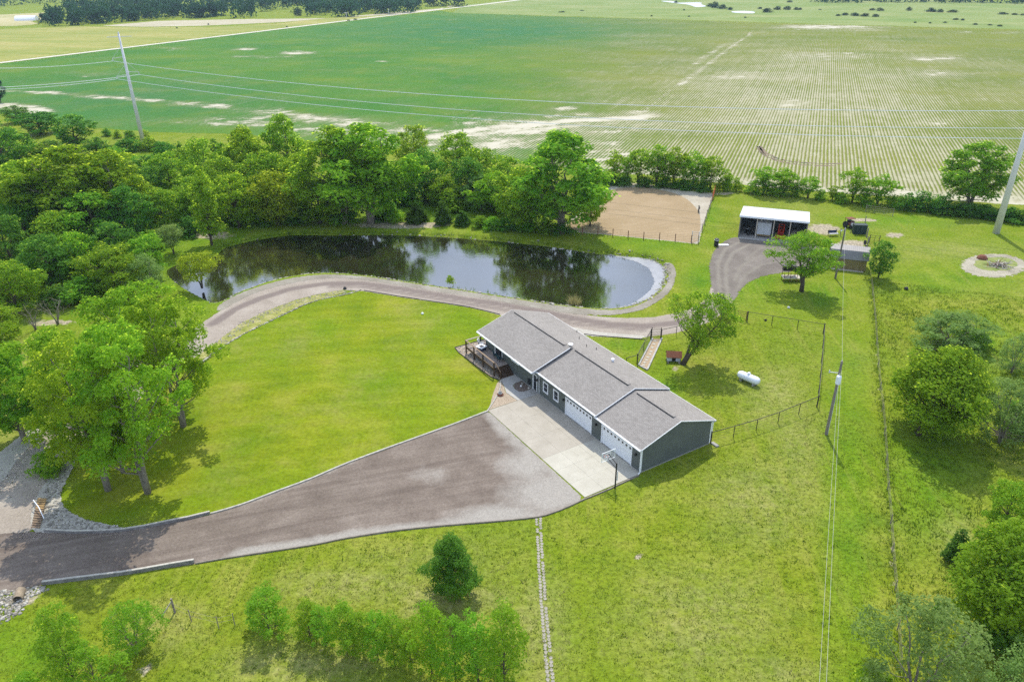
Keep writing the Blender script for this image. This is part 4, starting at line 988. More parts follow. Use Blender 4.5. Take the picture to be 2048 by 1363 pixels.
MB().bar((*(wl_[0] + (0.0, -0.15)), 0.09), (*(wr_[0] + (0.1, -0.15)), 0.09), 0.2, 0.17).build('kerb', MAT['conc_walk'], rear)
for i, (u, v) in enumerate([(1310, 682), (1307.8, 688), (1304.3, 695), (1302, 703), (1299.6, 708.5), (1295.6, 714.7), (1292.6, 720), (1289.5, 725), (1287, 730.5)]):
    p = at(u, v)
    MB().prism([(0.24 * math.cos(k * 1.047) * (1.2 if k % 2 else 1), 0.19 * math.sin(k * 1.047)) for k in range(6)], 0.032, 0.065).build('stepping_stone', MAT['stone'], rear, loc=(p.x, p.y, 0), rz=0.5 * i)

# ------------------------------------------------------------------ fences and gates
def fence(name, pts, h, label, mat, rails=(1.0,), rad=0.035, prad=0.045, wires=(), group=None, mesh=None, tall=()):
    """posts at the surveyed points, rails between them"""
    e = empty(name, (0, 0, 0), 0, label, 'fence', group)
    P = [at(u, v) for u, v in pts]
    for i, p in enumerate(P):
        k = prad * (1.7 if i in tall else 1)
        MB().tube([(p.x, p.y, -0.1), (p.x, p.y, h + (0.12 if i in tall else 0))], k, 7).build('post', mat, e)
    for a, b in zip(P[:-1], P[1:]):
        for r in rails:
            MB().bar((a.x, a.y, h * r), (b.x, b.y, h * r), rad * 1.6, rad * 1.6).build('rail', mat, e)
        if wires:
            m = MB()
            for r in wires: m.bar((a.x, a.y, h * r), (b.x, b.y, h * r), 0.012, 0.012)
            if mesh:
                n_ = int((b - a).length / mesh)
                for k in range(1, n_):
                    q = a.lerp(b, k / n_); m.bar((q.x, q.y, 0.04), (q.x, q.y, h * 0.98), 0.008, 0.008)
            m.build('wire_panel', MAT['grey_post'] if mat is not MAT['pipe'] else MAT['black_metal'], e)
    return e
fence('pipe_fence', [(1494, 642), (1543, 650), (1594, 658.5), (1646, 667)], 1.45, 'black pipe fence along the far side of the yard with the gas tank', MAT['pipe'], wires=(0.25, 0.5, 0.75), mesh=0.9, tall=(0, 3))
fence('pipe_fence', [(1646.3, 668), (1644.5, 695), (1642, 724), (1639.5, 755), (1636.5, 785), (1633.5, 813)], 1.45, 'black pipe fence along the right side of the yard with the gas tank', MAT['pipe'], wires=(0.25, 0.5, 0.75), mesh=0.9, tall=(5,))
fence('pipe_fence', [(1633, 814), (1597, 828.5), (1555.5, 845.6), (1512, 860.5), (1466.5, 874), (1421, 886.5)], 1.45, 'black pipe fence from the house corner to the yard corner', MAT['pipe'], wires=(0.25, 0.5, 0.75), mesh=0.9, tall=(5,))
fence('pipe_fence', [(1274, 727), (1287, 702), (1301, 677)], 1.35, 'wire mesh fence along the left of the gravel walk', MAT['pipe'], wires=(0.15, 0.3, 0.45, 0.6, 0.75, 0.9), mesh=0.5, tall=(0, 2))
fence('pipe_fence', [(1274, 727.5), (1252, 733)], 1.3, 'short black fence joining the house and the gravel walk', MAT['pipe'])
fence('pipe_fence', [(1322.5, 677), (1352, 671), (1400, 656), (1441, 642)], 1.4, 'thin black fence behind the leaning yard tree', MAT['pipe'])
def bar_gate(name, a, b, h, n, mat, label, uprights=3, group=None):
    e = empty(name, (0, 0, 0), 0, label, 'gate', group)
    a, b = at(*a), at(*b)
    for k in range(n):
        z = 0.2 + (h - 0.2) * k / (n - 1)
        MB().bar((a.x, a.y, z), (b.x, b.y, z), 0.045, 0.045).build('bar', mat, e)
    for k in range(uprights):
        q = a.lerp(b, k / (uprights - 1))
        MB().tube([(q.x, q.y, 0.1 if 0 < k < uprights - 1 else -0.1), (q.x, q.y, h + (0.15 if k in (0, uprights - 1) else 0.0))], 0.03 if 0 < k < uprights - 1 else 0.06, 6).build('upright', mat, e)
    return e
bar_gate('bar_gate', (1302.5, 676), (1321, 676.5), 1.5, 6, MAT['pipe'], 'narrow dark barred gate at the top of the gravel walk', 2)
bar_gate('bar_gate', (1442, 631), (1492, 641), 1.3, 5, MAT['rust'], 'long barred gate between the small tree and the yard corner', 4)
bar_gate('bar_gate', (1383, 484), (1396, 486), 2.0, 6, MAT['pale_grey'], 'pale barred gate at the near right corner of the arena', 2)
bar_gate('bar_gate', (1738, 486), (1757, 488), 1.5, 4, MAT['pipe'], 'dark barred gate beside the shed, right of the dirt patch', 3)
bar_gate('bar_gate', (1731, 424), (1785, 432), 1.4, 4, MAT['grey_post'], 'grey barred gate by the hedge behind the barn yard', 4)
fence('arena_fence', [(1140, 462), (1165, 468.5), (1195.5, 469), (1225.5, 473), (1256, 477), (1287, 479.5), (1318.5, 481), (1350, 483.5), (1382, 486)], 1.55, 'rusty post and wire fence along the near side of the riding arena', MAT['rust'], rails=(), prad=0.075, wires=(0.3, 0.5, 0.7, 0.92), mesh=1.2)
fence('arena_fence', [(1396, 486.5), (1404, 463), (1409, 449), (1413, 435), (1417, 425), (1420, 415), (1423, 405)], 1.6, 'leaning post fence along the right side of the riding arena', MAT['grey_post'], rails=(0.85,), prad=0.08, wires=(0.3, 0.55))
p0, p1 = at(1424.5, 401), at(1429, 387)
e = empty('red_gate', (0, 0, 0), 0, 'orange red gate panel at the far corner of the arena', 'gate')
for k in range(5): MB().bar((p0.x, p0.y, 0.3 + 0.32 * k), (p1.x, p1.y, 0.3 + 0.32 * k), 0.05, 0.14).build('bar', MAT['orange_red'], e)
for q in (p0, p1): MB().tube([(q.x, q.y, 0), (q.x, q.y, 1.9)], 0.07, 6).build('upright', MAT['orange_red'], e)
p = at(1397.5, 425)
MB().tube([(p.x, p.y, -0.1), (p.x - 0.1, p.y, 0.5), (p.x + 0.02, p.y, 1.0), (p.x - 0.12, p.y, 1.55)], [0.2, 0.16, 0.2, 0.1], 8).build('wood_post', MAT['pole_wood'], label='single dark crooked post at the rim of the riding arena', cat='post')
pf = [(1739, 545), (1744, 590), (1748, 630), (1752, 690), (1755, 735), (1759, 780), (1764, 822), (1768, 870), (1771, 925), (1774, 980), (1780, 1048), (1783, 1105), (1789, 1180), (1794, 1260), (1799, 1345)]
e = fence('wire_fence', pf, 1.15, 'old wire fence on thin posts running down the right of the pasture', MAT['grey_post'], rails=(), prad=0.04, wires=(0.4, 0.7, 0.95))
fence('wire_fence', [(349, 1226), (383, 1242), (438, 1256), (470, 1249)], 1.25, 'thin wire fence by the bottom left shrubs', MAT['grey_post'], rails=(), prad=0.035, wires=(0.5, 0.9))
e = empty('brace_post', (0, 0, 0), 0, 'wooden fence brace with sloping strut beside the bottom left shrubs', 'fence post')
a, b = at(350, 1224), at(325, 1232)
MB().tube([(a.x, a.y, -0.1), (a.x, a.y, 1.5)], 0.08, 7).build('post', MAT['grey_post'], e)
MB().tube([(a.x, a.y, 1.25), (b.x, b.y, 0.1)], 0.05, 6).build('strut', MAT['ash_wood'], e)

# ------------------------------------------------------------------ poles and wires
def util_pole(u, v, top, label, transformer):
    p = at(u, v); h = height_at(p.x, p.y, top)
    e = empty('utility_pole', (p.x, p.y, 0), 0, label, 'utility pole', 'wooden utility poles')
    MB().tube([(0, 0, -0.2), (0, 0, h)], [0.17, 0.115], 9).build('pole', MAT['pole_wood'] if not transformer else MAT['grey_post'], e)
    MB().lathe([(0.03, 0), (0.05, 0.08), (0.03, 0.16)], (0, 0, h), 7).build('insulator', MAT['pale_grey'], e)
    if transformer:
        tz = h - 2.5
        MB().lathe([(0.24, 0), (0.26, 0.08), (0.26, 0.85), (0.22, 0.95), (0.05, 1.0)], (-0.12, -0.36, tz), 12).build('transformer', MAT['white_metal'], e)
        MB().tube([(-0.12, -0.36, tz + 1.0), (-0.12, -0.36, tz + 1.25)], 0.05, 6).build('bushing', MAT['pale_grey'], e)
        MB().bar((0, 0, h - 1.4), (-0.95, 0.25, h - 1.4), 0.06, 0.06).build('cutout_arm', MAT['pale_grey'], e)
        MB().lathe([(0.05, 0), (0.07, 0.1), (0.05, 0.32)], (-0.95, 0.25, h - 1.5), 7).build('fuse_cutout', MAT['pale_grey'], e)
        MB().tube([(0.12, -0.13, 0), (0.10, -0.10, h - 3)], 0.03, 5).build('conduit', MAT['pale_grey'], e)
    else:
        MB().bar((-0.5, 0, h - 0.25), (0.15, 0, h - 0.25), 0.06, 0.06).build('lamp_arm', MAT['steel'], e)
        MB().lathe([(0.04, 0.16), (0.12, 0.06), (0.15, 0)], (-0.55, 0, h - 0.4), 8).build('yard_lamp', MAT['pale_grey'], e)
    return p, h
pA, hA = util_pole(1652, 868, 722, 'utility pole with grey transformer can standing in the open grass', True)
pB, hB = util_pole(1670.5, 556.5, 457, 'plain utility pole standing in front of the small shed', False)
def wire(a, b, sag, r, label, name='overhead_wire', n=22, group=None, mat='wire'):
    a, b = Vector(a), Vector(b)
    pts = [a.lerp(b, k / n) - Vector((0, 0, sag * 4 * (k / n) * (1 - k / n))) for k in range(n + 1)]
    return MB().tube(pts, r, 5, False).build(name, MAT[mat], label=label, cat='wire', group=group)
wire((pB.x, pB.y, hB + 0.1), (pA.x, pA.y, hA + 0.1), 0.5, 0.009, 'thin wire between the two wooden utility poles', mat='old_wire')
def ray_at_z(u, v, z): return at(u, v, z)
q1, q2 = ray_at_z(1631, 1500, 6.2), ray_at_z(1647, 1500, 7.0)
wire((pA.x - 0.1, pA.y - 0.4, hA - 2.2), q1, 0.35, 0.009, 'pale service wire from the transformer pole to bottom edge, left of the pair', mat='old_wire')
wire((pA.x + 0.1, pA.y - 0.1, hA - 0.9), q2, 0.35, 0.009, 'pale service wire from the transformer pole to bottom edge, right of the pair', mat='old_wire')
def steel_pole(u, v, top, label, tall=None, arm=(0.9, 0.43)):
    p = at(u, v); h = tall or height_at(p.x, p.y, top)
    e = empty('transmission_pole', (p.x, p.y, 0), 0, label, 'power pole', 'tall pale transmission poles')
    MB().tube([(0, 0, -0.3), (0, 0, h * 0.5), (0, 0, h)], [0.62, 0.44, 0.26], 14).build('shaft', MAT['pole_steel'], e, smooth=True)
    ax, ay = arm
    ends = []
    MB().bar((-3.1 * ax, -3.1 * ay, h - 0.7), (3.1 * ax, 3.1 * ay, h - 0.7), 0.16, 0.16).build('cross_arm', MAT['pole_steel'], e)
    MB().lathe([(0.2, 0), (0.22, 0.3), (0.05, 0.6)], (0, 0, h), 8).build('cap', MAT['pole_steel'], e)
    for s_, z in ((-1, h - 5.9), (1, h - 9.8), (-1, h - 10.6)):
        a = Vector((2.9 * ax * s_, 2.9 * ay * s_, z - 0.25))
        MB().tube([(0, 0, z), a], [0.09, 0.06], 6).build('davit_arm', MAT['pole_steel'], e)
        MB().tube([(0, 0, z + 2.9), a], 0.035, 5).build('stay', MAT['pole_steel'], e)
        ins = MB()
        ins.lathe([(0.04, 0.0), (0.13, -0.1), (0.05, -0.2), (0.13, -0.32), (0.05, -0.42), (0.13, -0.55), (0.05, -0.7)], a, 7)
        ins.build('insulator', MAT['pale_grey'], e)
        ends.append(Vector((p.x + a.x, p.y + a.y, a.z - 0.7)))
    return p, h, ends
pL, hL, eL = steel_pole(287, 287, 68, 'tall pale power pole rising from behind the left woods')
pR, hR, eR = steel_pole(1992, 466, 0, 'tall pale power pole standing in grass by the right field edge', tall=hL, arm=(0.55, 0.835))
far = Vector((-430.0, 345.0, 0))
names_ = ['upper conductor', 'middle conductor', 'lowest conductor']
px_left = [(0, 133), (0, 171), (0, 175.5)]
for k in range(3):
    zr = {0: 24.0, 1: hR - 9.8 - 0.9, 2: hR - 10.6 - 0.9}[k]
    b = eR[k]
    wire(eL[k], b, 3.6, 0.06, names_[k] + ' strung across the crop field from the left power pole', n=40, group='power lines between the tall poles')
    d = ray_at_z(px_left[k][0], px_left[k][1], eL[k].z - 1.5)
    b2 = eL[k] + (d - eL[k]) * 2.2; b2.z = eL[k].z
    wire(eL[k], b2, 2.0, 0.06, names_[k] + ' running off left from the left power pole', n=20, group='power lines between the tall poles')
# two far poles and the farm shed beyond the meadow
for u, v, tp, lab in ((693, 36, 25, 'far pale pole with cross arm in front of the far wood'), (778, 31, 18, 'thin far pole at the edge of the far wood')):
    p = at(u, v); h = height_at(p.x, p.y, tp)
    e = empty('field_pole', (p.x, p.y, 0), 0, lab, 'pole', 'far poles along the farm road')
    MB().tube([(0, 0, 0), (0, 0, h)], 0.25, 6).build('pole', MAT['pole_steel'], e)
    if tp == 25: MB().box(-2.2, 2.2, -0.15, 0.15, h - 0.6, h - 0.2).build('cross_arm', MAT['pole_steel'], e)
p = at(54, 41)
e = empty('field_shed', (p.x, p.y, 0), 0.2, 'small far grey shed with arched white roof in pale meadow', 'shed')
arc = [(6 * math.cos(a), 4.2 * math.sin(a)) for a in np.linspace(0, math.pi, 9)]
MB().plate([(-9, y, z) for y, z in arc], (18, 0, 0)).build('roof_shell', MAT['white_metal'], e)
MB().box(-9.1, -9.02, -2, 2, 0, 3).build('end_door', MAT['steel'], e)

# ------------------------------------------------------------------ barn yard
BA = math.atan2(-0.352, 0.936)
p0 = at(1476.6, 473.5)
barn = empty('machine_shed', (p0.x, p0.y, 0), BA, 'open fronted machine shed with pale metal roof at the gravel yard', 'shed')
BL, BD, BH0, BH1 = 11.7, 8.6, 4.15, 3.35
t = NT('shed_roof'); sp_ = t.n('SeparateXYZ'); t.put(sp_.inputs[0], t.pos())
rib = t.math('FRACT', t.math('MULTIPLY', sp_.outputs[0], 1 / 0.45))
MAT['metal_roof'] = t.done(t.bsdf(t.mix(t.ramp(rib, [(0.0, 0.35), (0.15, 0.0)]), t.ramp(t.noise(0.5, 4), [(0.3, (0.46, 0.475, 0.51)), (0.7, (0.54, 0.555, 0.59))]), (0.42, 0.44, 0.48)), 0.75, t.bump(rib, 0.4, 0.02), 0.15))
MAT['metal_wall'] = plain('metal_wall', (0.16, 0.17, 0.17), 0.7, 0.15)
n_ = 13
roof = None
for k in range(n_):
    x0, x1 = -0.25 + k * (BL + 0.5) / n_, -0.25 + (k + 1) * (BL + 0.5) / n_ - 0.012
    m = MB().plate([(x0, -0.35, BH0 + 0.06), (x1, -0.35, BH0 + 0.06), (x1, BD + 0.3, BH1 + 0.03), (x0, BD + 0.3, BH1 + 0.03)], (0, 0, 0.04 + 0.004 * (k % 2)))
    m.build('roof_sheet', MAT['metal_roof'], barn)
MB().box(-0.25, BL + 0.25, -0.40, -0.352, BH0 - 0.22, BH0 + 0.08).build('fascia', MAT['white_metal'], barn)
MB().box(0, BL, BD - 0.08, BD, 0, BH1 - 0.05).build('wall', MAT['metal_wall'], barn)
for x in (0, BL - 0.08):
    MB().plate([(x, 0.1, 0), (x, BD - 0.09, 0), (x, BD - 0.09, BH1 - 0.02), (x, 0.1, BH0 - 0.02)], (0.08, 0, 0)).build('wall', MAT['metal_wall'], barn)
for x in (0.0, 3.0, 5.95, 8.8, BL):
    MB().box(x - 0.09, x + 0.09, -0.1, 0.085, 0, BH0).build('post', MAT['ash_wood'] if 0 < x < BL else MAT['grey_post'], barn)
MB().box(0.1, BL - 0.1, -0.02, 0.06, BH0 - 0.34, BH0 - 0.06).build('header_beam', MAT['grey_post'], barn)
def bthing(name, x, y, z, rz, label, cat, group=None):
    o = empty(name, (p0.x + x * math.cos(BA) - y * math.sin(BA), p0.y + x * math.sin(BA) + y * math.cos(BA), z), BA + rz, label, cat, group); return o
ft = bthing('shed_floor', 0, 0, 0, 0, None, None); ft['kind'] = 'structure'
MB().box(0.1, BL - 0.1, -0.9, BD - 0.1, -0.05, 0.04).build('floor_slab', MAT['conc_walk'], ft)
tr = bthing('cargo_trailer', 4.35, 2.6, 0.04, 0.0, 'white enclosed cargo trailer parked inside the machine shed', 'trailer')
MB().box(-1.2, 1.2, -1.6, 3.2, 0.55, 2.75).build('body', MAT['white_paint'], tr)
MB().box(-1.22, -0.01, -1.66, -1.603, 0.6, 2.7).build('rear_door', MAT['pale_grey'], tr)
MB().box(0.01, 1.22, -1.66, -1.603, 0.6, 2.7).build('rear_door', MAT['pale_grey'], tr)
MB().box(-1.2, 1.2, -1.75, -1.6, 0.38, 0.52).build('bumper', MAT['tan_wood'], tr)
for sx in (-1, 1):
    for y in (0.4, 1.3):
        MB().lathe([(0.18, -0.1), (0.36, -0.1), (0.36, 0.1), (0.18, 0.1)], (sx * 1.0, y, 0.36), 12, 'x').build('wheel', MAT['rubber'], tr)
MB().tube([(0, 3.2, 0.5), (0, 4.4, 0.5)], 0.06, 6).build('drawbar', MAT['black_metal'], tr)
fk = bthing('forklift', 7.35, 2.1, 0.04, 0.0, 'red forklift with upright mast standing in the machine shed', 'forklift')
MB().box(-0.55, 0.55, 0.2, 2.0, 0.35, 1.15).build('chassis', MAT['red'], fk)
MB().box(-0.9, 0.9, -1.2, -0.2, 0.1, 0.62).build('bucket', MAT['red'], fk)
for sx in (-0.45, 0.45):
    MB().box(sx - 0.07, sx + 0.07, -0.16, 0.02, 0.2, 2.6).build('mast_rail', MAT['red'], fk)
for z in (1.0, 1.5, 2.0, 2.5): MB().box(-0.38, 0.38, -0.12, -0.02, z, z + 0.1).build('mast_crossbar', MAT['red'], fk)
MB().box(-0.35, 0.35, 0.9, 1.5, 1.155, 1.5).build('seat', MAT['black_metal'], fk)
for sx in (-1, 1):
    for y in (0.4, 1.7): MB().lathe([(0.15, -0.13), (0.4, -0.13), (0.4, 0.13), (0.15, 0.13)], (sx * 0.68, y, 0.4), 12, 'x').build('wheel', MAT['rubber'], fk)
at_ = bthing('quad_bike', 1.75, 2.2, 0.04, 0.5, 'dark quad bike in the left bay of the machine shed', 'quad bike')
MB().box(-0.35, 0.35, -0.8, 0.8, 0.45, 0.75).build('body', MAT['black_metal'], at_)
MB().box(-0.2, 0.2, -0.55, 0.25, 0.753, 0.92).build('seat', MAT['rubber'], at_)
MB().tube([(-0.45, 0.45, 1.05), (0, 0.5, 0.9), (0.45, 0.45, 1.05)], 0.03, 5).build('handlebar', MAT['steel'], at_)
MB().box(-0.3, 0.3, 0.55, 0.95, 0.76, 0.85).build('front_rack', MAT['pale_grey'], at_)
for sx in (-1, 1):
    for y in (-0.6, 0.6): MB().lathe([(0.12, -0.12), (0.32, -0.12), (0.32, 0.12), (0.12, 0.12)], (sx * 0.5, y, 0.32), 10, 'x').build('wheel', MAT['rubber'], at_)
for k, (x, y, rz) in enumerate(((9.3, 1.2, 0.25), (9.5, 1.75, 0.2), (9.8, 2.3, 0.15))):
    g_ = bthing('stock_panel', x, y, 0.04, rz, ['barred stock panel nearest the shed front, right bay', 'barred stock panel in the middle, right bay of shed', 'barred stock panel deepest in the right bay of shed'][k], 'panel', 'stock panels stored in the shed')
    for j in range(5): MB().bar((0, 0, 0.2 + 0.36 * j), (2.1, 0, 0.2 + 0.36 * j), 0.05, 0.05).build('bar', MAT['grey_post'], g_)
    for x_ in (0, 2.1): MB().tube([(x_, 0, 0), (x_, 0, 1.75)], 0.04, 6).build('upright', MAT['grey_post'], g_)
p = at(1432, 492)
sm = empty('barrel_smoker', (p.x, p.y, 0), 0, 'black upright barrel smoker with white lid band beside the gravel', 'smoker')
MB().lathe([(0.4, 0.12), (0.42, 0.2), (0.42, 1.1), (0.4, 1.15)], (0, 0, 0), 12).build('drum', MAT['black_metal'], sm)
MB().lathe([(0.43, 1.153), (0.43, 1.25)], (0, 0, 0), 12).build('band', MAT['white_paint'], sm)
MB().lathe([(0.41, 1.253), (0.36, 1.42), (0.15, 1.5)], (0, 0, 0), 12).build('lid', MAT['black_metal'], sm)
for k in range(3): MB().tube([(0.33 * math.cos(k * 2.1), 0.33 * math.sin(k * 2.1), -0.05), (0.33 * math.cos(k * 2.1), 0.33 * math.sin(k * 2.1), 0.14)], 0.04, 5).build('leg', MAT['black_metal'], sm)
p = at(1447, 490)
MB().prism([(p.x - 0.9, p.y - 0.3), (p.x + 0.9, p.y - 0.3), (p.x + 0.9, p.y + 0.3), (p.x - 0.9, p.y + 0.3)], 0.02, 0.10).build('white_board', MAT['white_paint'], label='white board lying flat at the edge of the gravel yard', cat='board')
# barn shaped garden shed
p = at(1656.8, 535.6); q = at(1730, 543.8)
GA = math.atan2(q.y - p.y, q.x - p.x); GL = (q - p).length
shed = empty('garden_shed', (p.x, p.y, 0), GA, 'small brown plank shed with two slope barn roof beside the pole', 'shed')
GD, GH = 3.6, 1.95
k = 0; x = 0.0
while x < GL - 0.05:
    x1 = min(x + 0.20, GL)
    MB().box(x, x1 - 0.012, 0, 0.05 + 0.008 * (k % 2), 0.1, GH).build('plank', MAT['shed_wood'] if 'shed_wood' in MAT else MAT.setdefault('shed_wood', plain('shed_wood', (0.235, 0.185, 0.085), 0.85, 0.3, 2)), shed)
    x = x1; k += 1
MB().box(0.01, GL - 0.01, 0.06, GD, 0.1, GH).build('wall', MAT['shed_wood'], shed)
prof = [(-0.2, GH - 0.05), (0.55, GH + 1.25), (GD / 2, GH + 1.75), (GD - 0.55, GH + 1.25), (GD + 0.2, GH - 0.05)]
for xg in (0.0, GL - 0.05):
    MB().plate([(xg, 0.05, GH), (xg, 0.6, GH + 1.18), (xg, GD / 2, GH + 1.68), (xg, GD - 0.6, GH + 1.18), (xg, GD - 0.05, GH)], (0.05, 0, 0)).build('gable', MAT['shed_wood'], shed)
t = NT('shed_metal'); sp_ = t.n('SeparateXYZ'); t.put(sp_.inputs[0], t.pos()); rib = t.math('FRACT', t.math('MULTIPLY', sp_.outputs[0], 1 / 0.3))
MAT['shed_metal'] = t.done(t.bsdf(t.mix(t.ramp(rib, [(0.0, 0.5), (0.15, 0.0)]), t.ramp(t.noise(0.8, 4), [(0.3, (0.17, 0.163, 0.165)), (0.7, (0.225, 0.215, 0.215))]), (0.09, 0.085, 0.085)), 0.5, t.bump(rib, 0.4, 0.02), 0.4, 0.15))
for i in range(4):
    (y0, z0), (y1, z1) = prof[i], prof[i + 1]
    MB().plate([(-0.2, y0, z0), (GL + 0.2, y0, z0), (GL + 0.2, y1, z1), (-0.2, y1, z1)], (0, 0, 0.05)).build('roof', MAT['shed_metal'], shed)
MB().box(0.3, GL - 0.3, -0.5, -0.1, -0.05, 0.12).build('skid', MAT['ash_wood'], shed)
# trash container, trough, round baler like implement, posts
p = at(1706, 468.5)
tc_ = empty('trash_container', (p.x, p.y, 0), -0.15, 'big dark green metal container standing behind the small shed', 'container')
MB().box(0, 2.35, 0, 1.3, 0.08, 1.75).build('body', MAT['dark_green'] if 'dark_green' in MAT else MAT.setdefault('dark_green', plain('dark_green', (0.018, 0.035, 0.033), 0.6, 0.2)), tc_)
MB().box(-0.04, 2.39, -0.03, 1.34, 1.753, 1.83).build('lid', MAT['dark_green'], tc_)
for x in (0.3, 1.15, 2.0): MB().box(x - 0.05, x + 0.05, -0.06, -0.001, 0.1, 1.7).build('rib', MAT['dark_green'], tc_)
for x in (0.15, 2.1): MB().box(x, x + 0.12, 0.1, 1.2, -0.05, 0.078).build('skid', MAT['black_metal'], tc_)
p = at(1700, 455)
im = empty('lawn_tractor', (p.x, p.y, 0), 0.3, 'small maroon tractor with pale hood behind the dark container', 'tractor')
MB().box(-0.6, 0.6, -0.4, 1.0, 0.5, 1.0).build('body', MAT['rust'], im)
MB().box(-0.35, 0.35, -1.1, -0.42, 0.55, 1.05).build('hood', MAT['pale_grey'], im)
MB().box(-0.3, 0.3, 0.3, 0.8, 1.003, 1.4).build('seat', MAT['black_metal'], im)
MB().box(-0.75, 0.75, -0.3, 0.95, 1.75, 1.82).build('canopy', MAT['rust'], im)
for sx in (-0.7, 0.7):
    MB().tube([(sx, 0.85, 0.9), (sx, 0.85, 1.75)], 0.04, 5).build('canopy_post', MAT['black_metal'], im)
    MB().lathe([(0.2, -0.14), (0.6, -0.14), (0.6, 0.14), (0.2, 0.14)], (sx * 1.15, 0.5, 0.6), 12, 'x').build('wheel', MAT['rubber'], im)
    MB().lathe([(0.1, -0.1), (0.34, -0.1), (0.34, 0.1), (0.1, 0.1)], (sx * 0.75, -0.8, 0.34), 10, 'x').build('wheel', MAT['rubber'], im)
p = at(1659, 473.5)
tg = empty('hay_rack', (p.x, p.y, 0), 0.1, 'low dark metal hay rack on four legs beside the gravel patch', 'rack')
MB().box(0, 1.7, 0, 0.8, 0.45, 0.55).build('tray', MAT['steel'], tg)
MB().box(0, 1.7, 0.8, 0.86, 0.553, 1.0).build('back_panel', MAT['navy'], tg)
for x in (0.05, 1.6):
    for y in (0.0, 0.75): MB().box(x, x + 0.06, y, y + 0.06, 0, 1.3 if y > 0 else 0.449).build('leg', MAT['black_metal'], tg)
for u, v, tp, r, lab in ((1680, 471, 457, 0.08, 'pale post right of the hay rack'), (1733, 475, 456, 0.12, 'dark post right of the big container'), (1730, 445, 432, 0.1, 'dark post behind the barn yard by the grey gate'), (1735, 489, 473, 0.12, 'dark post at the end of the dirt patch'), (1700.5, 466, 461, 0.06, 'short post left of the dark container')):
    p = at(u, v); h = height_at(p.x, p.y, tp)
    MB().tube([(p.x, p.y, -0.1), (p.x, p.y, h)], [r, r * 0.9], 7).build('yard_post', MAT['grey_post'], label=lab, cat='post', group='posts of the barn yard')
for u, v, lab in ((1729.5, 488.5, 'dark tyre leaning by the dirt patch post'), (1732, 499, 'dark tyre lying at the back corner of the small shed')):
    p = at(u, v)
    MB().lathe([(0.2, -0.12), (0.36, -0.13), (0.42, 0), (0.36, 0.13), (0.2, 0.12)], (p.x, p.y, 0.4), 14, 'x').build('tyre', MAT['rubber'], label=lab, cat='tyre', group='loose tyres')
# low deer stand / covered swing frame under the tree
p = at(1566, 564)
sw = empty('feeder_trailer', (p.x, p.y, 0), -0.05, 'flat pale topped stand with dark box under the yard tree', 'stand')
MB().box(0, 3.4, 0, 1.5, 0.55, 0.68).build('platform', MAT['ash_wood'], sw)
MB().box(0.1, 2.2, 0.9, 1.7, 1.55, 2.35).build('cabin_box', MAT['black_metal'], sw)
for x in (0.1, 1.1, 2.15, 3.2):
    for y in (0.1, 1.35): MB().tube([(x, y, -0.05), (x, y, 1.54 if x < 2.3 else 0.548)], 0.05, 5).build('leg', MAT['rust'], sw)
for x in (0.1, 1.1): MB().bar((x, 0.1, 0.7), (x + 1.0, 0.1, 1.5), 0.05, 0.05).build('brace', MAT['rust'], sw)
# brush pile
p = at(1996, 532)
bp = empty('brush_pile', (p.x, p.y, 0), 0, 'pile of bleached branches and rusty scrap in a sandy ring', 'brush pile')
for k in range(46):
    a = random.uniform(0, 6.28); r = random.uniform(0, 1.5)
    c = Vector((r * math.cos(a) * 1.5, r * math.sin(a), random.uniform(0.05, 0.7) * (1 - r / 2.2)))
    d = Vector((random.gauss(0, 1), random.gauss(0, 0.6), random.gauss(0, 0.35))).normalized() * random.uniform(0.6, 1.5)
    MB().tube([c - d, c, c + d + Vector((0, 0, 0.1))], [0.07, 0.05, 0.025], 5).build('branch', MAT['ash_wood'] if k % 4 else MAT['rust'], bp)
p = at(1964, 517)
r_ = MB().lathe([(0.9, -0.02), (0.85, 0.25), (0.5, 0.6), (0.1, 0.7)], (p.x, p.y, 0), 9); r_.build('dirt_heap', MAT['rust'], label='small reddish heap at the far end of the sandy ring', cat='heap')
ring = lambda k: [(1988 + 62 * k * math.cos(a), 531 + 22 * k * math.sin(a)) for a in np.linspace(0, 2 * math.pi, 24, endpoint=False)]
MAT['ring_dirt'] = gravel('ring_dirt', [(0.3, (0.19, 0.17, 0.12)), (0.5, (0.30, 0.275, 0.21)), (0.7, (0.42, 0.39, 0.31))], 1.5, amp=0.8)
sheet('sandy_ring', pix(ring(1.06)), MAT['ring_dirt'], 0.012, 0.6, pad=0.8)
t = NT('ring_weeds'); MAT['ring_weeds'] = t.ragged(t.bsdf(t.ramp(t.noise(0.9, 5, 0.7), [(0.3, (0.11, 0.17, 0.03)), (0.7, (0.25, 0.26, 0.08))]), 0.95, t.bump(t.noise(2, 5), 0.8, 0.2)), 0.8, 0.7)
sheet('ring_weeds', pix([(1992 + 44 * math.cos(a), 528 + 14 * math.sin(a)) for a in np.linspace(0, 2 * math.pi, 20, endpoint=False)]), MAT['ring_weeds'], 0.020, 0.6, pad=0.8)

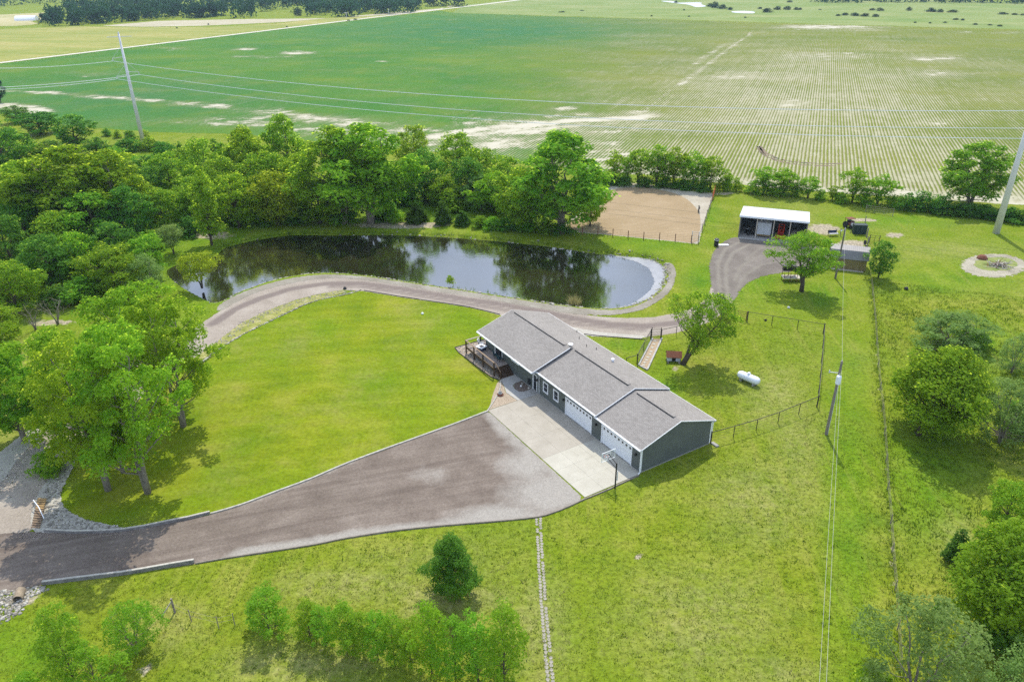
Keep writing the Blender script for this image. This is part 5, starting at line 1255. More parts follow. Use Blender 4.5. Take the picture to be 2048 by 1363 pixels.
# ------------------------------------------------------------------ round the house
p, q = at(1480, 757), at(1512, 772)
tk = empty('gas_tank', ((p.x + q.x) / 2, (p.y + q.y) / 2, 0), math.atan2(q.y - p.y, q.x - p.x) + 0.08, 'white horizontal propane tank with dome standing in the yard grass', 'propane tank')
prof = [(0.02, -1.5), (0.2, -1.47), (0.36, -1.37), (0.46, -1.18), (0.49, -1.0), (0.49, 1.0), (0.46, 1.18), (0.36, 1.37), (0.2, 1.47), (0.02, 1.5)]
MB().lathe(prof, (0, 0, 0.68), 20, 'x').build('shell', MAT['white_metal'], tk, smooth=True)
MB().lathe([(0.2, 0), (0.2, 0.16), (0.15, 0.24), (0.02, 0.28)], (-0.05, 0, 1.14), 12).build('dome', MAT['white_metal'], tk)
for x in (-0.85, 0.85): MB().box(x - 0.12, x + 0.12, -0.38, 0.38, -0.02, 0.30).build('foot', MAT['concrete_old'], tk)
MB().tube([(-0.4, -0.1, 1.18), (-0.5, -0.4, 0.9), (-0.5, -0.5, 0.0)], 0.03, 5).build('gas_pipe', MAT['black_metal'], tk)
p = at(1347, 723)
dh = empty('dog_house', (p.x, p.y, 0), -0.12, 'small dog house with brown roof beside the leaning tree', 'dog house')
MB().box(-0.85, 0.85, -0.1, 1.0, 0.12, 0.85).build('wall', MAT['pale_grey'], dh)
MB().plate([(-0.85, -0.1, 0.85), (-0.85, 1.0, 0.85), (-0.85, 0.45, 1.25)], (0.05, 0, 0)).build('gable', MAT['pale_grey'], dh)
MB().plate([(-1.0, -0.35, 0.72), (1.0, -0.35, 0.72), (1.0, 0.45, 1.30), (-1.0, 0.45, 1.30)], (0, 0, 0.05)).build('roof', MAT['rust'], dh)
MB().plate([(-1.0, 0.455, 1.30), (1.0, 0.455, 1.30), (1.0, 1.2, 0.74), (-1.0, 1.2, 0.74)], (0, 0, 0.05)).build('roof', MAT['rust'], dh)
MB().box(-0.25, 0.25, -0.13, -0.101, 0.15, 0.7).build('doorway', MAT['black_metal'], dh)
for x in (-0.8, 0.6): MB().box(x, x + 0.2, -0.6, 1.0, -0.02, 0.118).build('skid', MAT['grey_post'], dh)
# basketball hoop at the corner of the pad
p = at(1230, 976); hp = height_at(p.x, p.y, 925)
bh = empty('basketball_hoop', (p.x, p.y, 0), HA, 'basketball hoop with clear white framed backboard at the pad corner', 'basketball hoop')
MB().tube([(0, 0, -0.1), (0, 0, 3.05)], 0.075, 8).build('pole', MAT['black_metal'], bh)
MB().bar((0, 0, 2.9), (-1.25, 0, 3.35), 0.06, 0.06).build('arm', MAT['black_metal'], bh)
MB().bar((0, 0, 2.4), (-1.25, 0, 2.75), 0.06, 0.06).build('arm', MAT['black_metal'], bh)
m = MB(); yb, zb0, zb1 = 0.84, 2.6, 3.65
m.box(-1.31, -1.27, -yb, yb, zb0, zb0 + 0.05).box(-1.31, -1.27, -yb, yb, zb1 - 0.05, zb1).box(-1.31, -1.27, -yb, -yb + 0.05, zb0 + 0.05, zb1 - 0.05).box(-1.31, -1.27, yb - 0.05, yb, zb0 + 0.05, zb1 - 0.05)
m.build('board_frame', MAT['white_paint'], bh)
t = NT('clear_board'); x_ = t.n('MixShader'); x_.inputs[0].default_value = 0.10
t.t.links.new(t.n('BsdfTransparent').outputs[0], x_.inputs[1]); t.t.links.new(t.bsdf((0.7, 0.75, 0.78), 0.1), x_.inputs[2]); MAT['clear_board'] = t.done(x_.outputs[0])
MB().box(-1.295, -1.285, -yb + 0.052, yb - 0.052, zb0 + 0.052, zb1 - 0.052).build('backboard', MAT['clear_board'], bh)
MB().box(-1.335, -1.321, -0.3, 0.3, 2.95, 3.0).box(-1.335, -1.321, -0.3, 0.3, 3.35, 3.4).box(-1.335, -1.321, -0.3, -0.25, 3.0, 3.35).box(-1.335, -1.321, 0.25, 0.3, 3.0, 3.35).build('target_mark', MAT['white_paint'], bh)
MB().tube([(-1.62 + 0.23 * math.cos(a), 0.23 * math.sin(a), 2.85) for a in np.linspace(0, 2 * math.pi, 15)], 0.018, 5).build('rim', MAT['orange_red'], bh)
m = MB()
for k in range(10):
    a, b = 2 * math.pi * k / 10, 2 * math.pi * (k + 1) / 10
    m.bar((-1.62 + 0.22 * math.cos(a), 0.22 * math.sin(a), 2.84), (-1.62 + 0.13 * math.cos(b), 0.13 * math.sin(b), 2.42), 0.014, 0.014)
    m.bar((-1.62 + 0.22 * math.cos(b), 0.22 * math.sin(b), 2.84), (-1.62 + 0.13 * math.cos(a), 0.13 * math.sin(a), 2.42), 0.014, 0.014)
m.build('net', MAT['white_paint'], bh)
MB().tube([(0.22, 0.0, 1.1), (0.22, 0.0, 2.2)], 0.05, 6).build('crank_housing', MAT['pale_grey'], bh)
MB().box(0.05, 0.2, -0.02, 0.02, 2.15, 2.19).box(0.05, 0.2, -0.02, 0.02, 1.2, 1.24).build('bracket', MAT['black_metal'], bh)
# beds
o = hthing('rock_fountain', -20.65, -4.05, 0.03, 0, 'small brown stacked rock ornament in the gravel bed', 'ornament')
MB().lathe([(0.4, 0), (0.42, 0.12), (0.3, 0.2)], (0, 0, 0), 9).build('basin', MAT['rust'], o)
MB().lathe([(0.28, 0.2), (0.3, 0.32), (0.16, 0.4), (0.18, 0.52), (0.05, 0.6)], (0, 0, 0), 7).build('stone_stack', MAT['concrete_old'], o)
o = hthing('garden_light', -20.9, -0.95, 0.03, 0, 'small white globe ornament in the mulch bed by the door', 'ornament')
MB().lathe([(0.02, 0), (0.1, 0.05), (0.13, 0.14), (0.09, 0.24), (0.02, 0.27)], (0, 0, 0), 10).build('globe', MAT['white_paint'], o)
for u, v, s_, lab in ((-21.4, -0.45, 0.22, 'grey boulder in the mulch bed close to the wall'), (-20.1, -0.35, 0.18, 'small grey boulder in the mulch bed next to the door'), (-23.35, -2.3, 0.2, 'pale boulder at the foot of the deck stairs')):
    q = hpt(u, v); r_ = obj('boulder', ROCKS[2], label=lab, cat='boulder', group='boulders in the beds'); r_.location = (q.x, q.y, s_ * 0.5); r_.scale = (s_, s_ * 0.9, s_ * 0.7)
o = hthing('mail_box', -20.35, -0.12, 0.0, 0, 'small dark utility box on the shaded house wall', 'utility box')
MB().box(-0.18, 0.18, -0.14, 0.07, 0.5, 1.1).build('case', MAT['black_metal'], o)
MB().box(-0.2, 0.2, -0.16, 0.07, 1.103, 1.14).build('lid', MAT['black_metal'], o)
# culvert, steps down to the drain
p = at(37, 1202); q = at(50, 1165)
cv = empty('culvert_pipe', (p.x, p.y, 0.22), 0, 'end of a round culvert pipe poking out among grey rocks', 'culvert')
d = (q - p).normalized()
m = MB(); n_ = 16
pr = [(0.36, 0), (0.36, 1.1), (0.31, 1.1), (0.31, 0.0)]
V = []
side = Vector((-d.y, d.x, 0))
for r, l in pr:
    for k in range(n_):
        a = 2 * math.pi * k / n_; V.append(d * l + side * (r * math.cos(a)) + Vector((0, 0, r * math.sin(a))))
F = [(i * n_ + k, i * n_ + (k + 1) % n_, ((i + 1) % 4) * n_ + (k + 1) % n_, ((i + 1) % 4) * n_ + k) for i in range(4) for k in range(n_)]
m._add(V, F); m.build('pipe', MAT['culvert'], cv)
MB().tube([d * 0.9, d * 1.0], 0.305, 14).build('dark_inside', MAT['black_metal'], cv)
A, Bp = at(86, 1004), at(72, 1054)
sc_ = empty('drain_steps', (0, 0, 0), 0, 'short flight of worn wooden steps among the grey drainage rocks', 'steps')
for k in range(13):
    c = A.lerp(Bp, k / 12); z = 0.45 - 0.03 * k
    MB().box(-0.42, 0.42, -0.10, 0.10, z - 0.12, z).build('step', MAT['tan_wood'] if k < 5 else MAT['rail_wood'], sc_, loc=(c.x, c.y, 0), rz=-0.12)
MB().tube([tuple(at(72, 1014) + Vector((0, 0, 0.9))), tuple(at(82, 1026) + Vector((0, 0, 0.75))), tuple(at(90, 1041) + Vector((0, 0, 0.3)))], 0.045, 6).build('hand_rail', MAT['white_metal'], sc_)
# small things in the grass
for u, v, s_, mat, lab in ((1812, 579, 0.35, 'black_metal', 'small dark stump in the grass right of the shed bush'), (1531, 641, 0.2, 'black_metal', 'small dark ball at the yard fence rail'), (1577, 616, 0.22, 'pale_grey', 'small pale stone in the grass above the yard fence'), (845, 628, 0.22, 'white_paint', 'small white lawn marker on the front lawn'), (690, 578, 0.3, 'black_metal', 'dark lump at the road edge above the lawn tip')):
    p = at(u, v); o = empty('marker', (p.x, p.y, 0), 0, lab, 'marker')
    MB().lathe([(s_ * 0.7, 0), (s_, s_ * 0.5), (s_ * 0.7, s_ * 1.1), (s_ * 0.2, s_ * 1.4)], (0, 0, 0), 7).build('lump', MAT[mat], o)

# ------------------------------------------------------------------ trees
def leaf_cloud(name, Cn, Nr, size, mat):
    n = len(Cn)
    r = rng.normal(size=(n, 3))
    t_ = np.cross(Nr, r); t_ /= np.linalg.norm(t_, axis=1)[:, None] + 1e-9
    b_ = np.cross(Nr, t_)
    L = (size * rng.uniform(0.75, 1.3, n))[:, None] * 0.5
    Wd = L * rng.uniform(0.55, 0.85, n)[:, None]
    V = np.stack([Cn - t_ * L, Cn + b_ * Wd - t_ * L * 0.1, Cn + t_ * L, Cn - b_ * Wd - t_ * L * 0.1], 1).reshape(-1, 3)
    F = np.arange(4 * n, dtype=np.int32).reshape(-1, 4)
    return quick_mesh(name, V, F, mat)
SHAPE = {
    'round': lambda t: np.sqrt(np.clip(1 - (2 * t - 1) ** 2, 0, 1)) ** 0.8,
    'oval': lambda t: np.clip(np.sin(np.pi * np.clip(t * 0.88 + 0.10, 0, 1)), 0, 1) ** 0.7,
    'dome': lambda t: np.clip(1 - t ** 2.4, 0, 1) ** 0.5 * (0.55 + 0.45 * np.clip(t / 0.35, 0, 1)),
    'vase': lambda t: (0.25 + 0.75 * np.clip(t / 0.55, 0, 1)) * np.clip(1 - ((t - 0.55) / 0.46).clip(0) ** 2.2, 0, 1) ** 0.55,
    'cone': lambda t: np.clip(1 - t, 0, 1) ** 0.85 * (0.8 + 0.2 * np.clip(t / 0.1, 0, 1)) + 0.03,
    'bush': lambda t: np.clip(1 - t ** 2.0, 0, 1) ** 0.5,
    'pear': lambda t: np.clip(np.where(t < 0.32, 0.62 + 0.38 * t / 0.32, np.clip(1 - (t - 0.32) / 0.70, 0, 1) ** 0.75), 0, 1),
    'tall': lambda t: (np.clip(np.sin(np.pi * np.clip(t * 0.85 + 0.13, 0, 1)), 0, 1) ** 0.6)}
def make_tree(kind, h, w, shape, base, ncl, rc, nl, leaf, stems, tr_r, bark, up=1.5, gap=0.55, seed=0, sub=0):
    global rng
    rng = np.random.default_rng(1000 + seed)
    R = w / 2; z0 = h * base; H = h - z0
    cs = []; tries = 0
    ph = rng.uniform(0, 6.28, 4)
    mind = rc * 1.05
    while len(cs) < ncl and tries < ncl * 40:
        tries += 1
        t_ = rng.random() ** 0.85; a = rng.uniform(0, 6.28)
        lob = 1 + 0.20 * math.sin(2 * a + ph[0] + 3 * t_) + 0.16 * math.sin(3 * a + ph[1] - 4 * t_) + 0.10 * math.sin(5 * a + ph[2])
        rr = R * float(SHAPE[shape](np.array(t_))) * lob * rng.uniform(gap, 1.0) ** 0.6
        rr = max(rr - rc * 0.5, 0.0)
        c = np.array([rr * math.cos(a), rr * math.sin(a), z0 + rc * 0.4 + t_ * (H - rc * 0.95)])
        if all(np.sum((c - q) ** 2) > mind ** 2 for q in cs): cs.append(c)
        elif tries % 9 == 0: mind *= 0.985
    cs = np.array(cs); n = len(cs)
    rcs = rc * rng.uniform(0.65, 1.35, n)
    m = int(nl)
    d = rng.normal(size=(n, m, 3)); d /= np.linalg.norm(d, axis=2)[:, :, None]
    d[:, :, 2] = np.where(rng.random((n, m)) < 0.65, np.abs(d[:, :, 2]), d[:, :, 2])
    rad = rng.uniform(0.35, 1.0, (n, m)) ** 0.55
    lump = 1 + 0.28 * np.sin(d[:, :, 0] * 5 + rng.uniform(0, 6, (n, 1))) * np.cos(d[:, :, 1] * 5 + rng.uniform(0, 6, (n, 1)))
    Pn = cs[:, None] + d * (rad * lump * rcs[:, None])[:, :, None] * np.array([1.08, 1.08, 0.78])
    N = d * 0.75 + np.array([0, 0, up]) + rng.normal(size=(n, m, 3)) * 0.55
    N /= np.linalg.norm(N, axis=2)[:, :, None]
    Pn = Pn.reshape(-1, 3); N = N.reshape(-1, 3)
    Pn[:, 2] = np.maximum(Pn[:, 2], 0.06)
    crown = leaf_cloud('crown', Pn, N, np.full(len(Pn), leaf), None) if leaf else None
    # trunk and limbs
    T = MB(); paths = []
    for s_ in range(stems):
        a = 6.28 * s_ / stems + rng.uniform(-0.5, 0.5); sp = (0.0 if stems == 1 else 0.22) * w
        topz = h * rng.uniform(0.72, 0.88)
        pts = [np.array([0.0, 0.0, -0.15]) + (0 if stems == 1 else 0.25 * tr_r) * np.array([math.cos(a), math.sin(a), 0])]
        K = 6
        for k in range(1, K + 1):
            f = k / K
            pts.append(np.array([math.cos(a) * sp * f ** 1.2 + rng.normal() * 0.018 * h * f, math.sin(a) * sp * f ** 1.2 + rng.normal() * 0.018 * h * f, topz * f]))
        r0 = tr_r / math.sqrt(stems) * (1.0 if stems == 1 else 1.15)
        T.tube(pts, [r0 * 1.25] + [r0 * (1 - 0.85 * k / K) for k in range(1, K + 1)], 8)
        paths.append((np.array(pts), r0))
    order = rng.permutation(n)[:min(n, 46)]
    for i in order:
        c = cs[i]
        best = min(paths, key=lambda q: np.min(np.linalg.norm(q[0] - c, axis=1)))
        pts, r0 = best
        dist = np.hypot(c[0] - pts[:, 0], c[1] - pts[:, 1])
        zt = np.clip(c[2] - 0.55 * dist.min() - 0.06 * h, h * 0.12, None)
        j = np.clip(np.searchsorted(pts[:, 2], zt), 1, len(pts) - 1)
        f = np.clip((zt - pts[j - 1][2]) / (pts[j][2] - pts[j - 1][2] + 1e-6), 0, 1)
        s0 = pts[j - 1] * (1 - f) + pts[j] * f
        mid = (s0 + c) / 2 + np.array([0, 0, -0.06 * np.linalg.norm(c - s0)]) + rng.normal(size=3) * 0.04 * np.linalg.norm(c - s0)
        rb = max(r0 * (1 - 0.8 * (j / len(pts))) * 0.45, 0.02)
        T.tube([s0, mid, c], [rb, rb * 0.65, rb * 0.28], 5, False)
        for _ in range(sub):
            e_ = c + rng.normal(size=3) * rc * np.array([0.9, 0.9, 0.6]) + np.array([0, 0, rc * 0.4])
            T.tube([c * 0.75 + mid * 0.25, c, e_], [rb * 0.4, rb * 0.28, rb * 0.1], 4, False)
    trunk = T.mesh('trunk', MAT[bark], True)
    if crown: crown.materials.clear()
    return trunk, crown, h, w
PROTO = {}
def proto(kind, *a, n=1, **k):
    PROTO[kind] = [make_tree(kind, *a, seed=hash_(kind) + i, **k) for i in range(n)]
def hash_(s): return sum(ord(c) * (i + 3) for i, c in enumerate(s)) % 5000
#            kind        h   w   shape  base  ncl rc   nl  leaf stems r  bark
proto('cottonwood_near', 16, 13, 'round', 0.17, 76, 1.12, 225, 0.34, 2, 0.36, 'bark', n=4, gap=0.2, sub=1)
proto('cottonwood', 15, 13, 'dome', 0.14, 88, 1.2, 150, 0.50, 2, 0.42, 'bark', n=4, gap=0.4)
proto('elm', 9.5, 8.5, 'round', 0.08, 66, 0.95, 100, 0.38, 1, 0.24, 'bark_dark', n=5, gap=0.35)
proto('slim', 9, 4.2, 'tall', 0.12, 42, 0.75, 100, 0.36, 1, 0.16, 'bark_dark', n=2, gap=0.3)
proto('shrub', 3.4, 4.0, 'bush', 0.0, 26, 0.72, 85, 0.30, 3, 0.09, 'bark_dark', n=5, gap=0.3)
proto('cedar', 4.2, 2.8, 'cone', 0.02, 46, 0.48, 80, 0.24, 1, 0.10, 'bark_dark', n=2, gap=0.5)
proto('willow', 6, 8, 'dome', 0.28, 44, 0.95, 130, 0.26, 3, 0.20, 'bark_dark', n=1, gap=0.3, sub=2)
proto('sapling', 6.2, 4.4, 'tall', 0.06, 60, 0.46, 60, 0.19, 1, 0.075, 'bark_dark', n=5, gap=0.15, sub=2)
proto('maple', 9, 8, 'oval', 0.07, 125, 1.0, 190, 0.27, 1, 0.26, 'bark_dark', n=2, gap=0.35)
proto('pear', 9, 8, 'pear', 0.06, 110, 0.72, 170, 0.24, 1, 0.2, 'bark_dark', n=1, gap=0.3, sub=1)
proto('yard_tree', 11, 10, 'vase', 0.20, 66, 0.95, 170, 0.27, 2, 0.36, 'bark_dark', n=2, gap=0.25, sub=2)
proto('olive', 7.5, 9, 'dome', 0.04, 80, 0.72, 110, 0.22, 4, 0.22, 'bark', n=2, gap=0.3, sub=2)
proto('row_tree', 6.5, 4.8, 'vase', 0.12, 38, 0.62, 62, 0.32, 3, 0.14, 'bark_dark', n=4, gap=0.25, sub=1)
proto('dead', 5, 4.5, 'vase', 0.1, 26, 0.6, 1, 0.0, 3, 0.13, 'bark', n=1, gap=0.2, sub=4)
_count = {}
def tree(kind, leaf, u, v, top, wpx, label, group=None, name=None, dx=0.0, cat='tree', sq=1.0):
    P = at(u, v)
    h = max(height_at(P.x, P.y, top) * 0.97, 0.8) * sq
    w = wpx * depth(P.x, P.y, h * 0.5) / FPX * (1.14 if kind in ('elm', 'cottonwood') and u < 1200 else 1.0)
    _count[kind] = _count.get(kind, -1) + 1
    tm, cmesh, h0, w0 = PROTO[kind][_count[kind] % len(PROTO[kind])]
    r = random.Random(int(u * 7 + v * 13))
    e = empty(name or {'shrub': 'shrub', 'cedar': 'cedar_tree', 'willow': 'willow_tree', 'sapling': 'young_tree', 'maple': 'maple_tree', 'cottonwood': 'cottonwood_tree', 'cottonwood_near': 'cottonwood_tree', 'dead': 'bare_tree', 'elm': 'elm_tree', 'slim': 'slim_tree', 'pear': 'pear_tree', 'yard_tree': 'yard_tree', 'olive': 'olive_tree', 'row_tree': 'hedgerow_tree'}[kind],
        (P.x, P.y, 0), r.uniform(0, 6.28), label, cat if kind != 'shrub' else 'shrub', group)
    k = 0.94 * w / w0
    e.scale = (k, k * r.uniform(0.92, 1.08), h / h0)
    o = obj('trunk', tm, e)
    if cmesh:
        if not cmesh.materials: cmesh.materials.append(LEAF[leaf])
        o = obj('crown', cmesh, e)
        o.material_slots[0].link = 'OBJECT'; o.material_slots[0].material = LEAF[leaf]
    if dx:                                                             # a leaning tree: its crown hangs to one side of its foot
        m_ = dx * depth(P.x, P.y) / FPX
        e.rotation_euler = (Matrix.Rotation(math.atan2(m_, 0.6 * h), 3, 'Y') @ Matrix.Rotation(e.rotation_euler.z, 3, 'Z')).to_euler()
    return e

N_ = 'cottonwood_near'
for a in [
    (N_, 'bright', 296, 985, 640, 235, 'big two stemmed cottonwood on the lawn tip, trunk splitting in a V'),
    (N_, 'bright', 216, 980, 672, 225, 'big cottonwood with straight trunk left of the V shaped one'),
    (N_, 'bright', 165, 885, 655, 205, 'broad cottonwood leaning over the left gravel track'),
    (N_, 'bright', 367, 852, 585, 200, 'big cottonwood with thick trunk at the lawn edge nearest the pond'),
    (N_, 'bright', 300, 800, 568, 230, 'tall cottonwood behind the lawn trees, crown reaching the pond inlet'),
    (N_, 'mid', 246, 944, 720, 150, 'shorter cottonwood between the trunks on the lawn tip'),
    ('cottonwood', 'mid', 50, 880, 690, 150, 'cottonwood at the left picture edge above the gravel track'),
    ('shrub', 'mid', 98, 946, 896, 66, 'leafy bush on the bank between gravel track and rocks'),
    ('cottonwood', 'bright', 80, 480, 318, 165, 'left shoulder of the great domed cottonwood clump in the woods'),
    ('cottonwood', 'bright', 160, 478, 283, 190, 'tallest of the great domed cottonwood clump in the left woods'),
    ('cottonwood', 'bright', 245, 465, 292, 160, 'right shoulder of the great domed cottonwood clump in the woods'),
    ('elm', 'deep', 15, 350, 240, 100, 'dark elm at the left picture edge behind the domed clump'),
    ('elm', 'deep', 155, 298, 226, 78, 'dark green elm standing left of the left power pole'),
    ('elm', 'deep', 82, 268, 222, 80, 'dark rounded elm at the field edge left of the power pole'),
    ('elm', 'deep', 35, 246, 210, 46, 'small dark elm by the sandy patch at the left field edge'),
    ('elm', 'far', 2, 205, 128, 26, 'dark tree cut by the left picture edge above the field'),
    ('elm', 'mid', 348, 400, 300, 85, 'rounded elm in front of the power pole foot'),
    ('elm', 'mid', 425, 402, 272, 100, 'mid green elm right of the power pole foot'),
    ('cottonwood', 'bright', 505, 398, 248, 110, 'bright cottonwood left of the tallest pond trees'),
    ('cottonwood', 'bright', 580, 392, 222, 100, 'yellow green cottonwood whose top stands above the woods'),
    ('cottonwood', 'bright', 690, 446, 244, 165, 'twin trunked cottonwood behind the pond, left of the pair'),
    ('cottonwood', 'bright', 742, 446, 236, 180, 'twin trunked cottonwood behind the pond, right of the pair'),
    ('slim', 'bright', 424, 490, 327, 64, 'slender pale green poplar at the left pond head'),
    ('elm', 'bright', 478, 455, 345, 95, 'light green elm by the pond head right of the slender poplar'),
    ('elm', 'yellow', 556, 450, 340, 105, 'yellow tinged elm by the pond, brightest in the woods'),
    ('elm', 'mid', 640, 446, 358, 118, 'rounded elm on the pond bank below the tall cottonwoods'),
    ('elm', 'mid', 200, 498, 378, 112, 'pale topped elm below the domed cottonwood clump'),
    ('elm', 'deep', 272, 487, 368, 88, 'darker elm right of the pale topped one in the woods'),
    ('elm', 'mid', 333, 466, 376, 80, 'round elm between the dark elm and the slender poplar'),
    ('willow', 'grey', 348, 507, 446, 66, 'pale feathery shrub at the shady bank left of the pond'),
    ('elm', 'bright', 166, 548, 462, 72, 'bright little elm in front of the dark thicket'),
    ('elm', 'mid', 302, 552, 470, 84, 'green elm at the pond inlet, left of the pond willow'),
    ('elm', 'mid', 236, 588, 488, 120, 'spreading elm above the lawn cottonwoods near the inlet'),
    ('olive', 'grey', 302, 590, 505, 98, 'silvery light tree beside the pond inlet'),
    ('elm', 'mid', 38, 628, 520, 108, 'rounded green elm at the left edge above the dead bush'),
    ('elm', 'deep', 28, 540, 428, 95, 'dark elm on the left edge below the domed clump'),
    ('elm', 'deep', 105, 570, 468, 100, 'dark elm in the thicket left of the bright little elm'),
    ('elm', 'deep', 60, 500, 400, 90, 'shaded elm under the left shoulder of the domed clump'),
    ('elm', 'mid', 10, 700, 610, 100, 'green elm at the left edge below the dead bush'),
    ('willow', 'yellow', 404, 574, 502, 100, 'yellow green willow standing in the left end of the pond'),
    ('dead', 'mid', 116, 648, 590, 85, 'bare branched dead tree above the lawn cottonwoods'),
    ('dead', 'mid', 72, 660, 600, 70, 'smaller bare dead tree at the left of the dead pair'),
    ('elm', 'mid', 830, 352, 247, 80, 'elm at the field edge right of the twin cottonwoods'),
    ('elm', 'mid', 915, 372, 262, 92, 'elm against the sandy field patch'),
    ('elm', 'deep', 850, 402, 296, 84, 'dark bluish elm right of the twin cottonwoods'),
    ('elm', 'deep', 938, 408, 312, 82, 'dark elm between the field elm and the grey willow'),
    ('olive', 'grey', 962, 420, 346, 78, 'grey green willow like tree in the woods behind the pond'),
    ('elm', 'bright', 992, 425, 342, 96, 'light green elm left of the great dark cottonwood'),
    ('cottonwood', 'mid', 1122, 466, 254, 190, 'great dark green cottonwood left of the riding arena'),
    ('elm', 'mid', 1045, 459, 330, 118, 'lower green elm on the left side of the great cottonwood'),
    ('elm', 'mid', 1180, 452, 372, 62, 'low crown at the arena corner under the great cottonwood'),
    ('cedar', 'cedar', 886, 448, 401, 40, 'dark pointed cedar on the pond bank, left of the pair'),
    ('cedar', 'cedar', 924, 450, 418, 38, 'small rounded cedar on the pond bank, right of the pair'),
    ('cedar', 'cedar', 833, 444, 402, 50, 'broad cedar with bare feet on the pond bank'),
    ('maple', 'mid', 1836, 868, 682, 190, 'dense bright maple right of the old wire fence', None, None, 30),
    ('pear', 'deep', 906, 1188, 1062, 124, 'dense dark round tree alone on the lower grass'),
    ('yard_tree', 'mid', 1366, 728, 572, 140, 'leaning dark yard tree beside the dog house', None, None, 38),
    ('row_tree', 'mid', 1446, 636, 598, 44, 'small tree at the barred gate above the yard'),
    ('yard_tree', 'mid', 1603, 582, 462, 140, 'spreading tree in front of the barn yard'),
    ('elm', 'deep', 1756, 556, 480, 62, 'dark bushy tree right of the small shed'),
    ('olive', 'grey', 1896, 695, 625, 180, 'wide low olive grey tree behind the dense maple'),
    ('olive', 'grey', 2022, 746, 664, 84, 'grey green shrubby tree at the right edge level with the maple'),
    ('olive', 'grey', 1998, 885, 758, 170, 'pale spreading tree at the right edge below the maple'),
    ('elm', 'mid', 2000, 1065, 965, 96, 'dark leafed elm at the right edge above the big thicket'),
    ('maple', 'mid', 2000, 1275, 1045, 225, 'large rounded thicket tree at the lower right edge'),
    ('cedar', 'cedar', 1908, 1122, 1052, 50, 'juniper at the left of the big lower right thicket'),
    ('olive', 'grey', 1818, 1420, 1195, 255, 'silvery feathery tree rising from the bottom edge at right'),
    ('olive', 'grey', 2060, 1440, 1250, 200, 'grey green tree cut by the bottom right corner'),
    ('sapling', 'mid', 155, 1375, 1208, 125, 'loose bright sapling clump at the bottom left'),
    ('olive', 'mid', 275, 1305, 1203, 125, 'branching bright shrub tree by the fence brace'),
    ('sapling', 'mid', 205, 1400, 1280, 120, 'bright sapling cut by the bottom edge at left'),
    ]:
    tree(*a)
for a in [('elm', 'mid', 792, 405, 320, 84, 'elm close behind the twin cottonwoods at their right'), ('elm', 'bright', 890, 414, 352, 74, 'light elm low in the woods between cedar and dark bluish elm'), ('elm', 'mid', 960, 390, 292, 74, 'elm at the field edge left of the great dark cottonwood'),
    ('elm', 'mid', 1015, 405, 310, 76, 'elm behind the light green one, left of the great cottonwood'), ('elm', 'mid', 545, 420, 300, 92, 'elm behind the yellow tinged one by the pond'), ('elm', 'bright', 610, 420, 300, 92, 'elm left of the twin cottonwoods, half hidden by the pond bank elm'),
    ('elm', 'mid', 395, 445, 350, 84, 'round elm just behind the slender pale poplar'), ('elm', 'deep', 300, 420, 330, 84, 'dark elm behind the right shoulder of the domed clump'), ('elm', 'mid', 460, 425, 310, 84, 'elm behind the light green one near the pond head'),
    ('elm', 'mid', 130, 520, 420, 92, 'shaded elm at the foot of the domed cottonwood clump'), ('elm', 'deep', 240, 535, 440, 84, 'dark elm above the spreading inlet elm')]:
    tree(*a)
SAP = 'young trees of the bottom row'
for i, a in enumerate([
    ('mid', 540, 1266, 1180, 90, 'open young tree standing apart at the left end of the bottom row'),
    ('mid', 622, 1281, 1200, 66, 'dark topped young tree beginning the close bottom row'),
    ('mid', 652, 1291, 1208, 56, 'small bright young tree second in the close bottom row'),
    ('mid', 695, 1303, 1204, 72, 'double stemmed young tree third in the close bottom row'),
    ('mid', 728, 1311, 1222, 62, 'young tree fourth in the close bottom row'),
    ('mid', 757, 1319, 1215, 66, 'young tree fifth in the close bottom row'),
    ('mid', 790, 1328, 1222, 66, 'young tree sixth in the close bottom row, thin stem showing'),
    ('mid', 822, 1335, 1232, 66, 'young tree just left of the tallest bright one'),
    ('bright', 864, 1345, 1200, 84, 'tallest bright young tree in the bottom row'),
    ('mid', 912, 1356, 1228, 80, 'feathery young tree right of the tallest bright one'),
    ('mid', 956, 1362, 1222, 84, 'feathery young tree second from the right end of the row'),
    ('mid', 1008, 1366, 1206, 104, 'largest feathery young tree at the right end of the row')]):
    tree('sapling', *a[:4], a[4] * 1.2, a[5], SAP)
HR = 'hedgerow trees behind the arena'
for a in [(1228, 366, 298, 56, 'hedgerow tree nearest the great cottonwood'), (1276, 369, 294, 64, 'hedgerow tree above the arena, left of the tallest'), (1312, 371, 286, 70, 'tallest hedgerow tree above the arena'), (1346, 373, 290, 64, 'hedgerow tree above the arena, right of the tallest'),
    (1386, 376, 298, 60, 'hedgerow tree above the arena corner'), (1420, 379, 308, 52, 'last hedgerow tree before the red gate'),
    (1252, 370, 312, 44, 'low hedgerow tree filling the gap above the arena end'), (1330, 374, 304, 50, 'lower hedgerow tree just right of the tallest one'), (1366, 377, 310, 44, 'thin hedgerow tree before the arena corner tree'), (1404, 380, 320, 40, 'short hedgerow tree near the red gate'), (1448, 383, 336, 34, 'scrubby little tree right of the red gate')]:
    tree('row_tree', 'bright', *a, HR)
HB = 'hedgerow trees behind the barn yard'
